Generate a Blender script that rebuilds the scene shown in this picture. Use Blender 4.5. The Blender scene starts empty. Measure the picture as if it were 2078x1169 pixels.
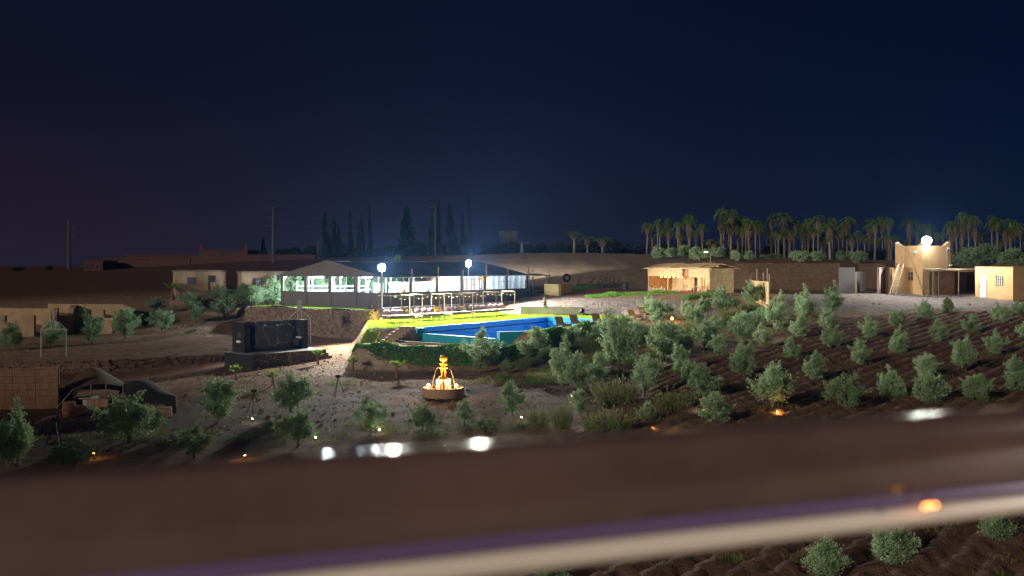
import bpy, math, random
import numpy as np
from mathutils import Vector, Matrix

random.seed(7); rng = np.random.default_rng(7)
SC = bpy.context.scene
COL = SC.collection
EYE = 14.0            # eye height of the camera (m)
F = 2020.0            # focal length in photo pixels
HY = 540.0            # photo row of the horizon

# ------------------------------------------------------------------ camera
cam = bpy.data.cameras.new('camera'); cam_o = bpy.data.objects.new('camera', cam); COL.objects.link(cam_o)
cam.sensor_width = 36.0; cam.lens = F / 2078.0 * 36.0
cam_o.location = (0, 0, EYE); cam_o.rotation_euler = (math.radians(90), 0, 0)
cam.shift_y = -(1169 / 2 - HY) / 2078.0
cam.clip_start = 0.05; cam.clip_end = 6000
cam.dof.use_dof = True; cam.dof.focus_distance = 78.0; cam.dof.aperture_fstop = 3.2
SC.camera = cam_o

# ------------------------------------------------------------------ world: clear night sky, faint town glow at the horizon
W = bpy.data.worlds.new('World'); SC.world = W; W.use_nodes = True
nt = W.node_tree; nt.nodes.clear()
wo = nt.nodes.new('ShaderNodeOutputWorld'); bg = nt.nodes.new('ShaderNodeBackground'); bg2 = nt.nodes.new('ShaderNodeBackground')
add = nt.nodes.new('ShaderNodeAddShader')
sky = nt.nodes.new('ShaderNodeTexSky'); sky.sky_type = 'NISHITA'; sky.sun_disc = False
sky.sun_elevation = math.radians(-4); sky.sun_rotation = math.radians(200)
tc = nt.nodes.new('ShaderNodeTexCoord'); sep = nt.nodes.new('ShaderNodeSeparateXYZ')
ramp = nt.nodes.new('ShaderNodeValToRGB')
nt.links.new(tc.outputs['Generated'], sep.inputs[0]); nt.links.new(sep.outputs['Z'], ramp.inputs[0])
# town glow fades from the left (west) to the right (east) of the view
tint = nt.nodes.new('ShaderNodeValToRGB'); mr = nt.nodes.new('ShaderNodeMapRange'); mr.inputs[1].default_value = -.6; mr.inputs[2].default_value = .6
nt.links.new(sep.outputs['X'], mr.inputs[0]); nt.links.new(mr.outputs[0], tint.inputs[0])
tint.color_ramp.elements[0].color = (1.25, .95, .95, 1); tint.color_ramp.elements[1].color = (.10, .80, 1.25, 1)
tmul = nt.nodes.new('ShaderNodeMix'); tmul.data_type = 'RGBA'; tmul.blend_type = 'MULTIPLY'; tmul.inputs['Factor'].default_value = 1.0
nt.links.new(ramp.outputs[0], tmul.inputs['A']); nt.links.new(tint.outputs[0], tmul.inputs['B'])
e = ramp.color_ramp.elements
e[0].position = 0.0; e[0].color = (0.0215, 0.0165, 0.0310, 1)
e[1].position = 1.0; e[1].color = (0.0010, 0.0030, 0.016, 1)
for p, c in ((0.07, (0.0150, 0.0124, 0.0285, 1)), (0.17, (0.0058, 0.0070, 0.0230, 1)), (0.30, (0.0022, 0.0052, 0.0210, 1))):
    k = e.new(p); k.color = c
nt.links.new(sky.outputs[0], bg.inputs[0]); bg.inputs[1].default_value = 0.05
nt.links.new(tmul.outputs['Result'], bg2.inputs[0]); bg2.inputs[1].default_value = 0.60
nt.links.new(bg.outputs[0], add.inputs[0]); nt.links.new(bg2.outputs[0], add.inputs[1]); nt.links.new(add.outputs[0], wo.inputs[0])

# assumed moon: one weak sun lamp added behind the camera for front light
sun = bpy.data.lights.new('moon', 'SUN'); sun.energy = 1.20; sun.angle = math.radians(8); sun.color = (1.0, 0.87, 0.71)
so = bpy.data.objects.new('moon', sun); COL.objects.link(so)
so.rotation_euler = Vector((0.66, 0.68, -0.29)).to_track_quat('-Z', 'Y').to_euler()

SC.view_settings.view_transform = 'Standard'; SC.view_settings.look = 'None'
SC.view_settings.exposure = 0.38; SC.view_settings.gamma = 1.0; SC.view_settings.use_curve_mapping = False
SC.render.engine = 'CYCLES'
cy = SC.cycles
cy.use_denoising = True; cy.use_light_tree = True; cy.max_bounces = 6; cy.diffuse_bounces = 3; cy.glossy_bounces = 3
cy.transmission_bounces = 4; cy.transparent_max_bounces = 8; cy.sample_clamp_indirect = 4.0; cy.caustics_reflective = False; cy.caustics_refractive = False
cy.use_adaptive_sampling = True; cy.adaptive_threshold = 0.015

# lamp strengths (W)
P_FLOOD_A, P_FLOOD_B, P_TOWER = 21000, 30000, 7500
P_HALL, P_BULB = 190, 1750

# ------------------------------------------------------------------ materials
MATS = {}
def mat(name, col, rough=0.85, var=0.25, scale=6.0, bump=0.0, bscale=30.0, col2=None, metal=0.0, spec=0.3, emit=None, estr=0.0, coat=0.0, stretch=None):
    if name in MATS: return MATS[name]
    m = bpy.data.materials.new(name); m.use_nodes = True; t = m.node_tree; b = t.nodes['Principled BSDF']
    b.inputs['Roughness'].default_value = rough; b.inputs['Metallic'].default_value = metal
    b.inputs['Specular IOR Level'].default_value = spec; b.inputs['Coat Weight'].default_value = coat
    c2 = col2 or tuple(v * (1 - var) for v in col)
    tcn = t.nodes.new('ShaderNodeTexCoord'); mp = t.nodes.new('ShaderNodeMapping')
    if stretch: mp.inputs['Scale'].default_value = stretch
    t.links.new(tcn.outputs['Object'], mp.inputs[0])
    nz = t.nodes.new('ShaderNodeTexNoise'); nz.inputs['Scale'].default_value = scale; nz.inputs['Detail'].default_value = 6; nz.inputs['Roughness'].default_value = 0.65
    t.links.new(mp.outputs[0], nz.inputs['Vector'])
    r = t.nodes.new('ShaderNodeValToRGB'); r.color_ramp.elements[0].position = 0.35; r.color_ramp.elements[1].position = 0.65
    r.color_ramp.elements[0].color = (*c2, 1); r.color_ramp.elements[1].color = (*col, 1)
    t.links.new(nz.outputs['Fac'], r.inputs[0]); t.links.new(r.outputs[0], b.inputs['Base Color'])
    if bump:
        n2 = t.nodes.new('ShaderNodeTexNoise'); n2.inputs['Scale'].default_value = bscale; n2.inputs['Detail'].default_value = 5
        t.links.new(mp.outputs[0], n2.inputs['Vector'])
        bp = t.nodes.new('ShaderNodeBump'); bp.inputs['Strength'].default_value = bump; bp.inputs['Distance'].default_value = 0.05
        t.links.new(n2.outputs['Fac'], bp.inputs['Height']); t.links.new(bp.outputs[0], b.inputs['Normal'])
    if emit:
        b.inputs['Emission Color'].default_value = (*emit, 1); b.inputs['Emission Strength'].default_value = estr
    MATS[name] = m; return m

def leafmat(name, col, col2, trans=0.35, rough=0.55):
    m = bpy.data.materials.new(name); m.use_nodes = True; t = m.node_tree; b = t.nodes['Principled BSDF']; out = t.nodes['Material Output']
    b.inputs['Roughness'].default_value = rough; b.inputs['Specular IOR Level'].default_value = 0.35
    g = t.nodes.new('ShaderNodeNewGeometry'); oi = t.nodes.new('ShaderNodeObjectInfo')
    nz = t.nodes.new('ShaderNodeTexNoise'); nz.inputs['Scale'].default_value = 5.0; nz.inputs['Detail'].default_value = 2
    t.links.new(g.outputs['Position'], nz.inputs['Vector'])
    ad = t.nodes.new('ShaderNodeMath'); ad.operation = 'ADD'; t.links.new(g.outputs['Random Per Island'], ad.inputs[0]); t.links.new(oi.outputs['Random'], ad.inputs[1])
    ad2 = t.nodes.new('ShaderNodeMath'); ad2.operation = 'ADD'; t.links.new(ad.outputs[0], ad2.inputs[0]); t.links.new(nz.outputs['Fac'], ad2.inputs[1])
    dv = t.nodes.new('ShaderNodeMath'); dv.operation = 'DIVIDE'; dv.inputs[1].default_value = 2.6; t.links.new(ad2.outputs[0], dv.inputs[0])
    mx = t.nodes.new('ShaderNodeMix'); mx.data_type = 'RGBA'; mx.inputs['A'].default_value = (*col2, 1); mx.inputs['B'].default_value = (*col, 1)
    t.links.new(dv.outputs[0], mx.inputs['Factor']); t.links.new(mx.outputs['Result'], b.inputs['Base Color'])
    tr = t.nodes.new('ShaderNodeBsdfTranslucent'); t.links.new(mx.outputs['Result'], tr.inputs['Color'])
    ms = t.nodes.new('ShaderNodeMixShader'); ms.inputs[0].default_value = trans
    t.links.new(b.outputs[0], ms.inputs[1]); t.links.new(tr.outputs[0], ms.inputs[2]); t.links.new(ms.outputs[0], out.inputs['Surface'])
    MATS[name] = m; return m

def emat(name, col, strength):
    if name in MATS: return MATS[name]
    m = bpy.data.materials.new(name); m.use_nodes = True; b = m.node_tree.nodes['Principled BSDF']
    b.inputs['Base Color'].default_value = (0.8, 0.8, 0.8, 1)
    b.inputs['Emission Color'].default_value = (*col, 1); b.inputs['Emission Strength'].default_value = strength
    MATS[name] = m; return m

M_olive = leafmat('olive_leaf', (0.47, 0.63, 0.38), (0.13, 0.21, 0.08), 0.40)
M_rose = leafmat('rosemary_leaf', (0.32, 0.37, 0.14), (0.10, 0.13, 0.04), 0.4)
M_grass = leafmat('lawn_blade', (0.36, 0.50, 0.03), (0.15, 0.30, 0.015), 0.45)
M_vine = leafmat('vine_leaf', (0.16, 0.38, 0.05), (0.06, 0.18, 0.025), 0.35, 0.45)
M_weed = leafmat('weed_blade', (0.24, 0.26, 0.07), (0.12, 0.15, 0.04), 0.4)
M_greenweed = leafmat('green_weed_blade', (0.14, 0.36, 0.03), (0.07, 0.2, 0.02), 0.4)
M_palm = leafmat('palm_leaf', (0.16, 0.26, 0.06), (0.07, 0.13, 0.03), 0.4)
M_fan = leafmat('fan_palm_leaf', (0.36, 0.50, 0.07), (0.16, 0.30, 0.04), 0.45)
M_drypalm = leafmat('dry_palm_leaf', (0.30, 0.22, 0.13), (0.12, 0.085, 0.05), 0.25, 0.8)
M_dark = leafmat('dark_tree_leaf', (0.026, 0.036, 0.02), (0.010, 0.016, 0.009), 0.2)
M_bark = mat('bark', (0.16, 0.125, 0.09), 0.9, 0.5, 12, 0.6, 40)
M_adobe = mat('adobe_plaster', (0.42, 0.29, 0.175), 0.95, 0.28, 1.6, 0.5, 14)
M_adobe2 = mat('adobe_rough', (0.19, 0.12, 0.072), 0.95, 0.4, 3.0, 0.9, 10)
M_plaster = mat('ochre_plaster', (0.56, 0.37, 0.18), 0.9, 0.16, 1.5, 0.35, 18)
M_yellow = mat('yellow_plaster', (0.55, 0.43, 0.20), 0.9, 0.22, 2.0, 0.3, 18)
M_stone = mat('field_stone', (0.33, 0.235, 0.155), 0.92, 0.55, 3.5, 0.6, 25)
M_stoned = mat('dark_red_stone', (0.22, 0.13, 0.095), 0.92, 0.5, 3.5, 0.6, 25)
M_core = mat('wall_core_earth', (0.10, 0.07, 0.05), 0.98, 0.4, 6, 0.5)
M_wood = mat('weathered_wood', (0.38, 0.27, 0.17), 0.8, 0.45, 9, 0.3, 40, stretch=(1, 1, 0.2))
M_pole = mat('pale_pole', (0.50, 0.40, 0.28), 0.8, 0.4, 8, 0.2, 40)
M_teak = mat('brown_teak', (0.28, 0.14, 0.06), 0.6, 0.4, 12, 0.1)
M_daybed = mat('daybed_pole', (0.36, 0.25, 0.15), 0.7, 0.35, 10, 0.1)
M_bamboo = mat('bamboo', (0.58, 0.44, 0.26), 0.6, 0.35, 10, 0.1)
M_tarp = mat('grey_brown_canvas', (0.17, 0.152, 0.137), 0.85, 0.1, 0.8, 0.15, 3)
M_tarpb = mat('blue_grey_roof_sheet', (0.10, 0.13, 0.19), 0.6, 0.2, 0.7, 0.15, 3)
M_tarpw = mat('white_tarpaulin', (0.66, 0.72, 0.76), 0.5, 0.1, 1.2, 0.1, 4)
M_steel = mat('white_painted_steel', (0.72, 0.74, 0.76), 0.4, 0.1, 5)
M_grey = mat('grey_metal', (0.42, 0.42, 0.42), 0.45, 0.15, 6, metal=0.3)
M_iron = mat('black_iron', (0.03, 0.03, 0.03), 0.6, 0.3, 6)
M_white = mat('white_paint', (0.78, 0.78, 0.76), 0.6, 0.08, 3)
M_orange = mat('orange_paint', (0.85, 0.26, 0.03), 0.4, 0.1, 4)
M_blackm = mat('black_marble', (0.045, 0.043, 0.042), 0.35, 0.4, 2.0)
M_blackc = mat('black_paint', (0.025, 0.024, 0.024), 0.6, 0.2, 2)
M_bluepool = mat('pool_blue', (0.004, 0.36, 0.90), 0.5, 0.22, .7)
M_teal = mat('pool_teal', (0.015, 0.36, 0.50), 0.6, 0.15, 1.5)
M_pale = mat('pale_concrete', (0.58, 0.54, 0.46), 0.9, 0.2, 1.5, 0.3, 20)
M_mauve = mat('mauve_cushion', (0.34, 0.25, 0.27), 0.9, 0.12, 10)
M_cream = mat('cream_cushion', (0.34, 0.27, 0.26), 0.9, 0.1, 8)
M_tent = mat('black_tent_wool', (0.030, 0.027, 0.024), 0.95, 0.3, 4, 0.3, 30)
M_tentb = mat('brown_tent_wool', (0.085, 0.055, 0.03), 0.95, 0.3, 4, 0.3, 30)
M_redst = mat('red_stripe_cloth', (0.42, 0.10, 0.07), 0.9, 0.2, 3, col2=(0.55, 0.45, 0.36), stretch=(6, 0.1, 0.1))
M_rubber = mat('rubber', (0.02, 0.02, 0.02), 0.8, 0.2, 6)
M_gold = mat('gilded_metal', (0.85, 0.46, 0.09), 0.38, 0.35, 9, 0.3, 20, metal=0.45)
M_dstone = mat('fountain_stone', (0.50, 0.31, 0.18), 0.85, 0.15, 2.5, 0.3, 25)
M_tilew = mat('white_tile', (0.78, 0.72, 0.62), 0.4, 0.05, 5)
M_tileb = mat('brown_tile', (0.20, 0.10, 0.05), 0.5, 0.2, 5)
M_cypress = M_dark
M_concpole = mat('concrete_pole', (0.09, 0.09, 0.095), 0.9, 0.2, 3)
M_redwall = mat('red_mud_wall', (0.11, 0.05, 0.038), 0.95, 0.3, 1.0)
M_rail = mat('brown_varnished_rail', (0.135, 0.080, 0.074), 0.12, 0.3, 7, spec=0.5)
M_railb = mat('violet_reflection_paint', (0.15, 0.105, 0.23), .3, .1, 4)
M_railc = mat('cream_rail_edge', (0.80, 0.70, 0.60), 0.35, 0.06, 4, spec=0.5)

def reedmat(name, col, dark, sx=30, sz=9):
    m = bpy.data.materials.new(name); m.use_nodes = True; t = m.node_tree; b = t.nodes['Principled BSDF']; b.inputs['Roughness'].default_value = 0.8
    tcn = t.nodes.new('ShaderNodeTexCoord'); br = t.nodes.new('ShaderNodeTexBrick')
    mp = t.nodes.new('ShaderNodeMapping'); t.links.new(tcn.outputs['UV'], mp.inputs[0]); t.links.new(mp.outputs[0], br.inputs['Vector'])
    br.inputs['Color1'].default_value = (*col, 1); br.inputs['Color2'].default_value = (*[c * 0.72 for c in col], 1); br.inputs['Mortar'].default_value = (*dark, 1)
    br.inputs['Scale'].default_value = 1.0; br.inputs['Brick Width'].default_value = 1.0 / sx * 6; br.inputs['Row Height'].default_value = 1.0 / sz
    br.inputs['Mortar Size'].default_value = 0.008; br.inputs['Mortar Smooth'].default_value = 0.4; br.inputs['Bias'].default_value = -0.2
    nz = t.nodes.new('ShaderNodeTexNoise'); nz.inputs['Scale'].default_value = 3; t.links.new(tcn.outputs['Object'], nz.inputs['Vector'])
    mx = t.nodes.new('ShaderNodeMix'); mx.data_type = 'RGBA'; mx.blend_type = 'MULTIPLY'; mx.inputs['Factor'].default_value = 0.5
    t.links.new(br.outputs['Color'], mx.inputs['A']); t.links.new(nz.outputs['Fac'], mx.inputs['B']); t.links.new(mx.outputs['Result'], b.inputs['Base Color'])
    bp = t.nodes.new('ShaderNodeBump'); bp.inputs['Strength'].default_value = 0.6; bp.inputs['Distance'].default_value = 0.03
    t.links.new(br.outputs['Fac'], bp.inputs['Height']); bp.invert = True; t.links.new(bp.outputs[0], b.inputs['Normal'])
    MATS[name] = m; return m
M_reed = reedmat('woven_reed', (0.74, 0.51, 0.26), (0.20, 0.12, 0.05), 24, 5)
M_reedr = reedmat('reed_screen', (0.42, 0.22, 0.12), (0.14, 0.07, 0.035), 60, 3)

# ------------------------------------------------------------------ mesh helpers
class MB:
    def __init__(s): s.v = []; s.f = []; s.uv = []
    def poly(s, pts, uv=None):
        i = len(s.v); s.v += [tuple(p) for p in pts]; s.f.append(tuple(range(i, i + len(pts)))); s.uv += list(uv) if uv else [(0, 0)] * len(pts)
        return s
    def hexa(s, p):   # 8 points: bottom 4 ccw, top 4 ccw
        i = len(s.v); s.v += [tuple(q) for q in p]
        for f in ((3, 2, 1, 0), (4, 5, 6, 7), (0, 1, 5, 4), (1, 2, 6, 5), (2, 3, 7, 6), (3, 0, 4, 7)):
            s.f.append(tuple(i + k for k in f))
            a = Vector(p[f[0]]); w = (Vector(p[f[1]]) - a).length; h = (Vector(p[f[3]]) - a).length
            s.uv += [(0, 0), (w, 0), (w, h), (0, h)]
        return s
    def box(s, c, d, a=0.0):   # centre, full dims, rotation about z
        ca, sa = math.cos(a), math.sin(a); p = []
        for z in (-1, 1):
            for x, y in ((-1, -1), (1, -1), (1, 1), (-1, 1)):
                X, Y = x * d[0] / 2, y * d[1] / 2
                p.append((c[0] + X * ca - Y * sa, c[1] + X * sa + Y * ca, c[2] + z * d[2] / 2))
        return s.hexa(p)
    def wall(s, a, b, z0, z1, t, z1b=None, z0b=None):   # upright slab between 2 plan points, thickness centred
        a = Vector(a[:2]); b = Vector(b[:2]); d = (b - a).normalized(); n = Vector((-d.y, d.x)) * t / 2
        z1b = z1 if z1b is None else z1b; z0b = z0 if z0b is None else z0b
        q = [a - n, b - n, b + n, a + n]; lo = [z0, z0b, z0b, z0]; hi = [z1, z1b, z1b, z1]
        return s.hexa([(q[k].x, q[k].y, lo[k]) for k in range(4)] + [(q[k].x, q[k].y, hi[k]) for k in range(4)])
    def tube(s, pts, r, n=6, cap=True):
        pts = [Vector(p) for p in pts]; rr = r if isinstance(r, (list, tuple)) else [r] * len(pts); i0 = len(s.v)
        for k, p in enumerate(pts):
            d = (pts[min(k + 1, len(pts) - 1)] - pts[max(k - 1, 0)]).normalized()
            u = d.cross(Vector((0, 0, 1))) if abs(d.z) < 0.95 else d.cross(Vector((1, 0, 0))); u.normalize(); w = d.cross(u)
            for j in range(n):
                t = 2 * math.pi * j / n; s.v.append(tuple(p + (u * math.cos(t) + w * math.sin(t)) * rr[k]))
        for k in range(len(pts) - 1):
            for j in range(n):
                a = i0 + k * n + j; b = i0 + k * n + (j + 1) % n
                s.f.append((a, b, b + n, a + n)); s.uv += [(0, 0)] * 4
        if cap:
            s.f.append(tuple(i0 + j for j in range(n))); s.f.append(tuple(i0 + (len(pts) - 1) * n + j for j in reversed(range(n)))); s.uv += [(0, 0)] * (2 * n)
        return s
    def lathe(s, c, prof, n=20):   # prof: list of (r, z)
        i0 = len(s.v)
        for r, z in prof:
            for j in range(n):
                t = 2 * math.pi * j / n; s.v.append((c[0] + r * math.cos(t), c[1] + r * math.sin(t), c[2] + z))
        for k in range(len(prof) - 1):
            for j in range(n):
                a = i0 + k * n + j; b = i0 + k * n + (j + 1) % n
                s.f.append((a, b, b + n, a + n)); s.uv += [(0, 0)] * 4
        return s
    def ball(s, c, r, n=8, m=6, sc=(1, 1, 1)):
        s0 = len(s.v)
        s.lathe((0, 0, 0), [(max(1e-3, math.sin(math.pi * k / m)), -math.cos(math.pi * k / m)) for k in range(m + 1)], n)
        for i in range(s0, len(s.v)):
            v = s.v[i]; s.v[i] = (c[0] + v[0] * r * sc[0], c[1] + v[1] * r * sc[1], c[2] + v[2] * r * sc[2])
        return s
    def build(s, name, m, parent=None, smooth=False, loc=None):
        me = bpy.data.meshes.new(name); me.from_pydata(s.v, [], s.f)
        if s.uv:
            l = me.uv_layers.new(name='UVMap'); l.data.foreach_set('uv', np.array(s.uv, dtype=np.float32).ravel())
        if smooth: me.polygons.foreach_set('use_smooth', [True] * len(me.polygons))
        return link(name, me, m, parent, loc)

def link(name, me, m, parent=None, loc=None):
    if m is not None and not me.materials: me.materials.append(m)
    o = bpy.data.objects.new(name, me); COL.objects.link(o)
    if parent is not None: o.parent = parent
    if loc is not None: o.location = loc
    return o
def arr_mesh(name, V, Q):
    V = np.asarray(V, dtype=np.float32); Q = np.asarray(Q, dtype=np.int32); k = Q.shape[1]
    me = bpy.data.meshes.new(name); me.vertices.add(len(V)); me.vertices.foreach_set('co', V.ravel())
    me.loops.add(Q.size); me.loops.foreach_set('vertex_index', Q.ravel())
    me.polygons.add(len(Q)); me.polygons.foreach_set('loop_start', np.arange(0, Q.size, k, dtype=np.int32)); me.polygons.foreach_set('loop_total', np.full(len(Q), k, dtype=np.int32))
    me.update(calc_edges=True); return me
def tag(o, label=None, cat=None, group=None, kind=None):
    if label: o['label'] = label
    if cat: o['category'] = cat
    if group: o['group'] = group
    if kind: o['kind'] = kind
    return o
def thing(name, label, cat, loc=(0, 0, 0), rz=0.0, group=None, sc=None):
    o = bpy.data.objects.new(name, None); o.empty_display_size = 0.2; COL.objects.link(o); o.location = loc; o.rotation_euler = (0, 0, rz)
    if sc is not None: o.scale = sc if isinstance(sc, (tuple, list)) else (sc,) * 3
    return tag(o, label, cat, group)
def dup(root, loc=None, rz=None, sc=None, label=None):
    r = root.copy(); COL.objects.link(r)
    if loc is not None: r.location = loc
    if rz is not None: r.rotation_euler = (0, 0, rz)
    if sc is not None: r.scale = sc if isinstance(sc, (tuple, list)) else (sc,) * 3
    if label: r['label'] = label
    for ch in list(root.children):
        c = ch.copy(); COL.objects.link(c); c.parent = r
        for g in ch.children:
            d = g.copy(); COL.objects.link(d); d.parent = c
    return r
def lamp(kind, loc, power, col, parent=None, size=0.08, aim=None, cone=150, blend=0.4, name='lamp_light'):
    l = bpy.data.lights.new(name, kind); l.energy = power; l.color = col; l.shadow_soft_size = size
    o = bpy.data.objects.new(name, l); COL.objects.link(o); o.location = loc
    if kind == 'SPOT': l.spot_size = math.radians(cone); l.spot_blend = blend
    if aim is not None: o.rotation_euler = Vector(aim).to_track_quat('-Z', 'Y').to_euler()
    if parent is not None: o.parent = parent
    return o

def leaves(centres, dirs, ln, wd, bend=0.0):
    """diamond leaves: centres (n,3), dirs (n,3) unit, length, width arrays"""
    n = len(centres); r = rng.normal(size=(n, 3)); s = np.cross(dirs, r); s /= np.linalg.norm(s, axis=1, keepdims=True) + 1e-9
    ln = np.broadcast_to(np.asarray(ln), (n,))[:, None]; wd = np.broadcast_to(np.asarray(wd), (n,))[:, None]
    a = centres - dirs * ln * .5; b = centres + s * wd * .5; c = centres + dirs * ln * .5; d = centres - s * wd * .5
    V = np.stack([a, b, c, d], 1).reshape(-1, 3); Q = np.arange(4 * n).reshape(n, 4); return V, Q
def unit(a): return a / (np.linalg.norm(a, axis=1, keepdims=True) + 1e-9)
ORD = lambda n: str(n) + ('th' if 10 <= n % 100 <= 20 else {1: 'st', 2: 'nd', 3: 'rd'}.get(n % 10, 'th'))

# ------------------------------------------------------------------ terrain
def PX(px, py, Y): return np.array([(px - 1039) / F * Y, Y, EYE - (py - HY) / F * Y])
def PZ_(px, py, z): return PX(px, py, (EYE - z) * F / (py - HY))
CP = [PZ_(*a) for a in [
    (1810, 1145, 6.5), (1440, 1180, 6.4), (1100, 1215, 6.3), (2040, 1000, 6.9), (1715, 840, 7.5), (2060, 805, 7.8), (1800, 725, 8.6), (1890, 650, 9.8), (1900, 632, 10.2),
    (1450, 850, 7.4), (1240, 860, 7.2), (1300, 720, 8.5), (1400, 660, 9.5), (1130, 770, 7.6), (1090, 738, 7.8), (900, 812, 7.25), (900, 870, 7.0), (780, 762, 7.4), (820, 745, 7.5),
    (960, 745, 7.55), (640, 800, 7.1), (700, 733, 7.5), (640, 716, 7.6), (650, 694, 7.8), (560, 782, 7.15), (510, 748, 7.25), (600, 900, 6.8), (300, 900, 6.75), (50, 900, 6.7), (240, 845, 6.9),
    (430, 770, 7.1), (100, 822, 7.0), (250, 772, 6.85), (0, 790, 6.95)]]
CP += [PX(*a) for a in [
    (1900, 600, 96), (1720, 594, 100), (2078, 610, 93), (1700, 640, 82), (1250, 642, 82),
    (1150, 622, 90), (1300, 612, 93), (1400, 591, 97), (1200, 592, 103), (250, 715, 75), (100, 718, 74.5), (450, 692, 80), (0, 702, 77), (150, 680, 86), (20, 690, 84), (400, 640, 92), (500, 620, 97),
    (400, 599, 101), (300, 592, 105), (100, 610, 100), (0, 600, 110), (100, 560, 150), (0, 552, 190), (400, 537, 170), (650, 524, 180), (900, 522, 170), (1050, 514, 175), (1250, 516, 165),
    (1400, 523, 160), (1600, 533, 150), (1800, 545, 140), (2078, 545, 140), (1150, 587, 110), (1290, 587, 112), (1250, 553, 122), (1060, 548, 125), (1500, 592, 105), (1620, 597, 103), (1540, 560, 128), (800, 560, 125)]]
CP += [np.array(a, float) for a in [(-25, 20, 6.2), (0, 18, 6.1), (22, 18, 6.2), (-30, 4, 5.8), (0, 4, 5.8), (30, 4, 5.8), (0, -40, 5), (-60, -40, 5), (60, -40, 5), (-80, 60, 7), (90, 60, 8.2), (-120, 140, 12.2), (130, 130, 12.8),
                                   (-130, 250, 12.8), (-60, 240, 14.0), (0, 240, 15.0), (60, 230, 14.6), (130, 230, 14.2), (0, 320, 14), (-160, 330, 13), (160, 330, 13.8)]]
CP = np.array(CP)
def _tps(r): return np.where(r > 1e-6, r * r * np.log(np.maximum(r, 1e-6)), 0.0)
_n = len(CP); _D = np.linalg.norm(CP[:, None, :2] - CP[None, :, :2], axis=2)
_A = np.zeros((_n + 3, _n + 3)); _A[:_n, :_n] = _tps(_D) + np.eye(_n) * 6.0; _A[:_n, _n] = 1; _A[:_n, _n + 1:] = CP[:, :2]; _A[_n:, :_n] = _A[:_n, _n:].T
_w = np.linalg.solve(_A, np.concatenate([CP[:, 2], np.zeros(3)]))
def base_h(x, y):
    sh = x.shape; x = x.ravel(); y = y.ravel(); out = np.zeros(len(x))
    for i in range(0, len(x), 20000):
        xs, ys = x[i:i + 20000], y[i:i + 20000]
        d = np.hypot(xs[:, None] - CP[None, :, 0], ys[:, None] - CP[None, :, 1])
        out[i:i + 20000] = _tps(d) @ _w[:_n] + _w[_n] + xs * _w[_n + 1] + ys * _w[_n + 2]
    t = np.clip((np.maximum(np.abs(x) - 130, np.maximum(y - 300, -y - 20))) / 60, 0, 1); t = t * t * (3 - 2 * t)
    far = np.where(y < 60, 6.0, 13.4)
    return (out * (1 - t) + far * t).reshape(sh)
def sdist(poly, x, y):
    """signed distance to polygon, + inside"""
    P = np.array(poly, float); d = np.full(x.shape, 1e9); ins = np.zeros(x.shape, bool)
    for i in range(len(P)):
        a = P[i]; b = P[(i + 1) % len(P)]; e = b - a
        t = np.clip(((x - a[0]) * e[0] + (y - a[1]) * e[1]) / (e @ e), 0, 1)
        d = np.minimum(d, np.hypot(x - a[0] - t * e[0], y - a[1] - t * e[1]))
        c = ((a[1] <= y) & (b[1] > y)) | ((b[1] <= y) & (a[1] > y))
        xi = a[0] + (y - a[1]) / (e[1] if abs(e[1]) > 1e-9 else 1e-9) * e[0]
        ins ^= c & (x < xi)
    return np.where(ins, d, -d)
def sstep(a, b, v):
    t = np.clip((v - a) / (b - a), 0, 1); return t * t * (3 - 2 * t)

# pavilion frame: origin at its near corner, u along the front, v outwards
PN = np.array([-10.98, 84.0]); U = np.array([.572, .82]); V_ = np.array([.82, -.572]); LFT = np.array([-.82, .572])
def uv(u, v): p = PN + u * U + v * V_; return (float(p[0]), float(p[1]))
WC = (-11.6, 80.0); WL = (-23.8, 90.0)      # stone wall corner and left end
LAWN = [WC, (-11.0, 75.0), (-10.2, 71.5), (-9.0, 70.2), (-7.2, 70.2), (-6.3, 70.35), (-4.5, 70.2), (0.2, 67.0), (0.9, 65.9), (2.2, 64.6), (5.2, 69.3), (8.6, 77), (10.2, 83), (9.4, 87.2), (5.6, 87.5), (0.6, 89.0), uv(13.5, 2.1), uv(4, 2.0)]
PAVT = [WC, uv(4, 2.0), uv(13.5, 2.1), uv(17, 2.0), uv(20, .6), uv(22.5, -2), uv(22, -15), uv(-1, -16), (-27.5, 95.5), WL]
PATH = [(-10.5, 67.2), (-10.0, 64.0), (-6, 63.1), (-1.5, 63.0), (1.2, 63.0), (2.4, 64.6), (0.5, 66), (-1.2, 66.5), (-6.2, 70.2), (-9.0, 70)]
YARD = [(-45, 83), (-45, 64.3), (-33, 65.2), (-27, 66.6), (-20.7, 70.0), (-17, 72), (-13, 76), (-11.6, 80), WL, (-27, 86), (-36, 84)]
FIELD = [(-2, 14), (-.5, 24), (1, 36), (2.3, 42), (6.3, 49), (7.4, 57), (16, 62.3), (20, 72.5), (25.5, 79.5), (34, 83), (70, 82), (70, 14)]
def H(x, y):
    x = np.asarray(x, float); y = np.asarray(y, float); h = base_h(x, y)
    m = (np.abs(x) < 60) & (y > 12) & (y < 125)
    hm = h[m]; xm, ym = x[m], y[m]
    def flat(poly, z, e0, e1, hm):
        w = sstep(e0, e1, sdist(poly, xm, ym)); return hm * (1 - w) + z * w
    hm = flat(YARD, 7.58 + (ym - 66) * .03, -.15, .35, hm)
    hm = flat(PATH, 8.72, -.8, .1, hm)
    hm = flat(LAWN, 9.62, -1.25, .2, hm)
    hm = flat(PAVT, 10.36, -.12, .35, hm)
    h[m] = hm; return h
def h1(x, y): return float(H(np.array([x]), np.array([y]))[0])
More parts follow.
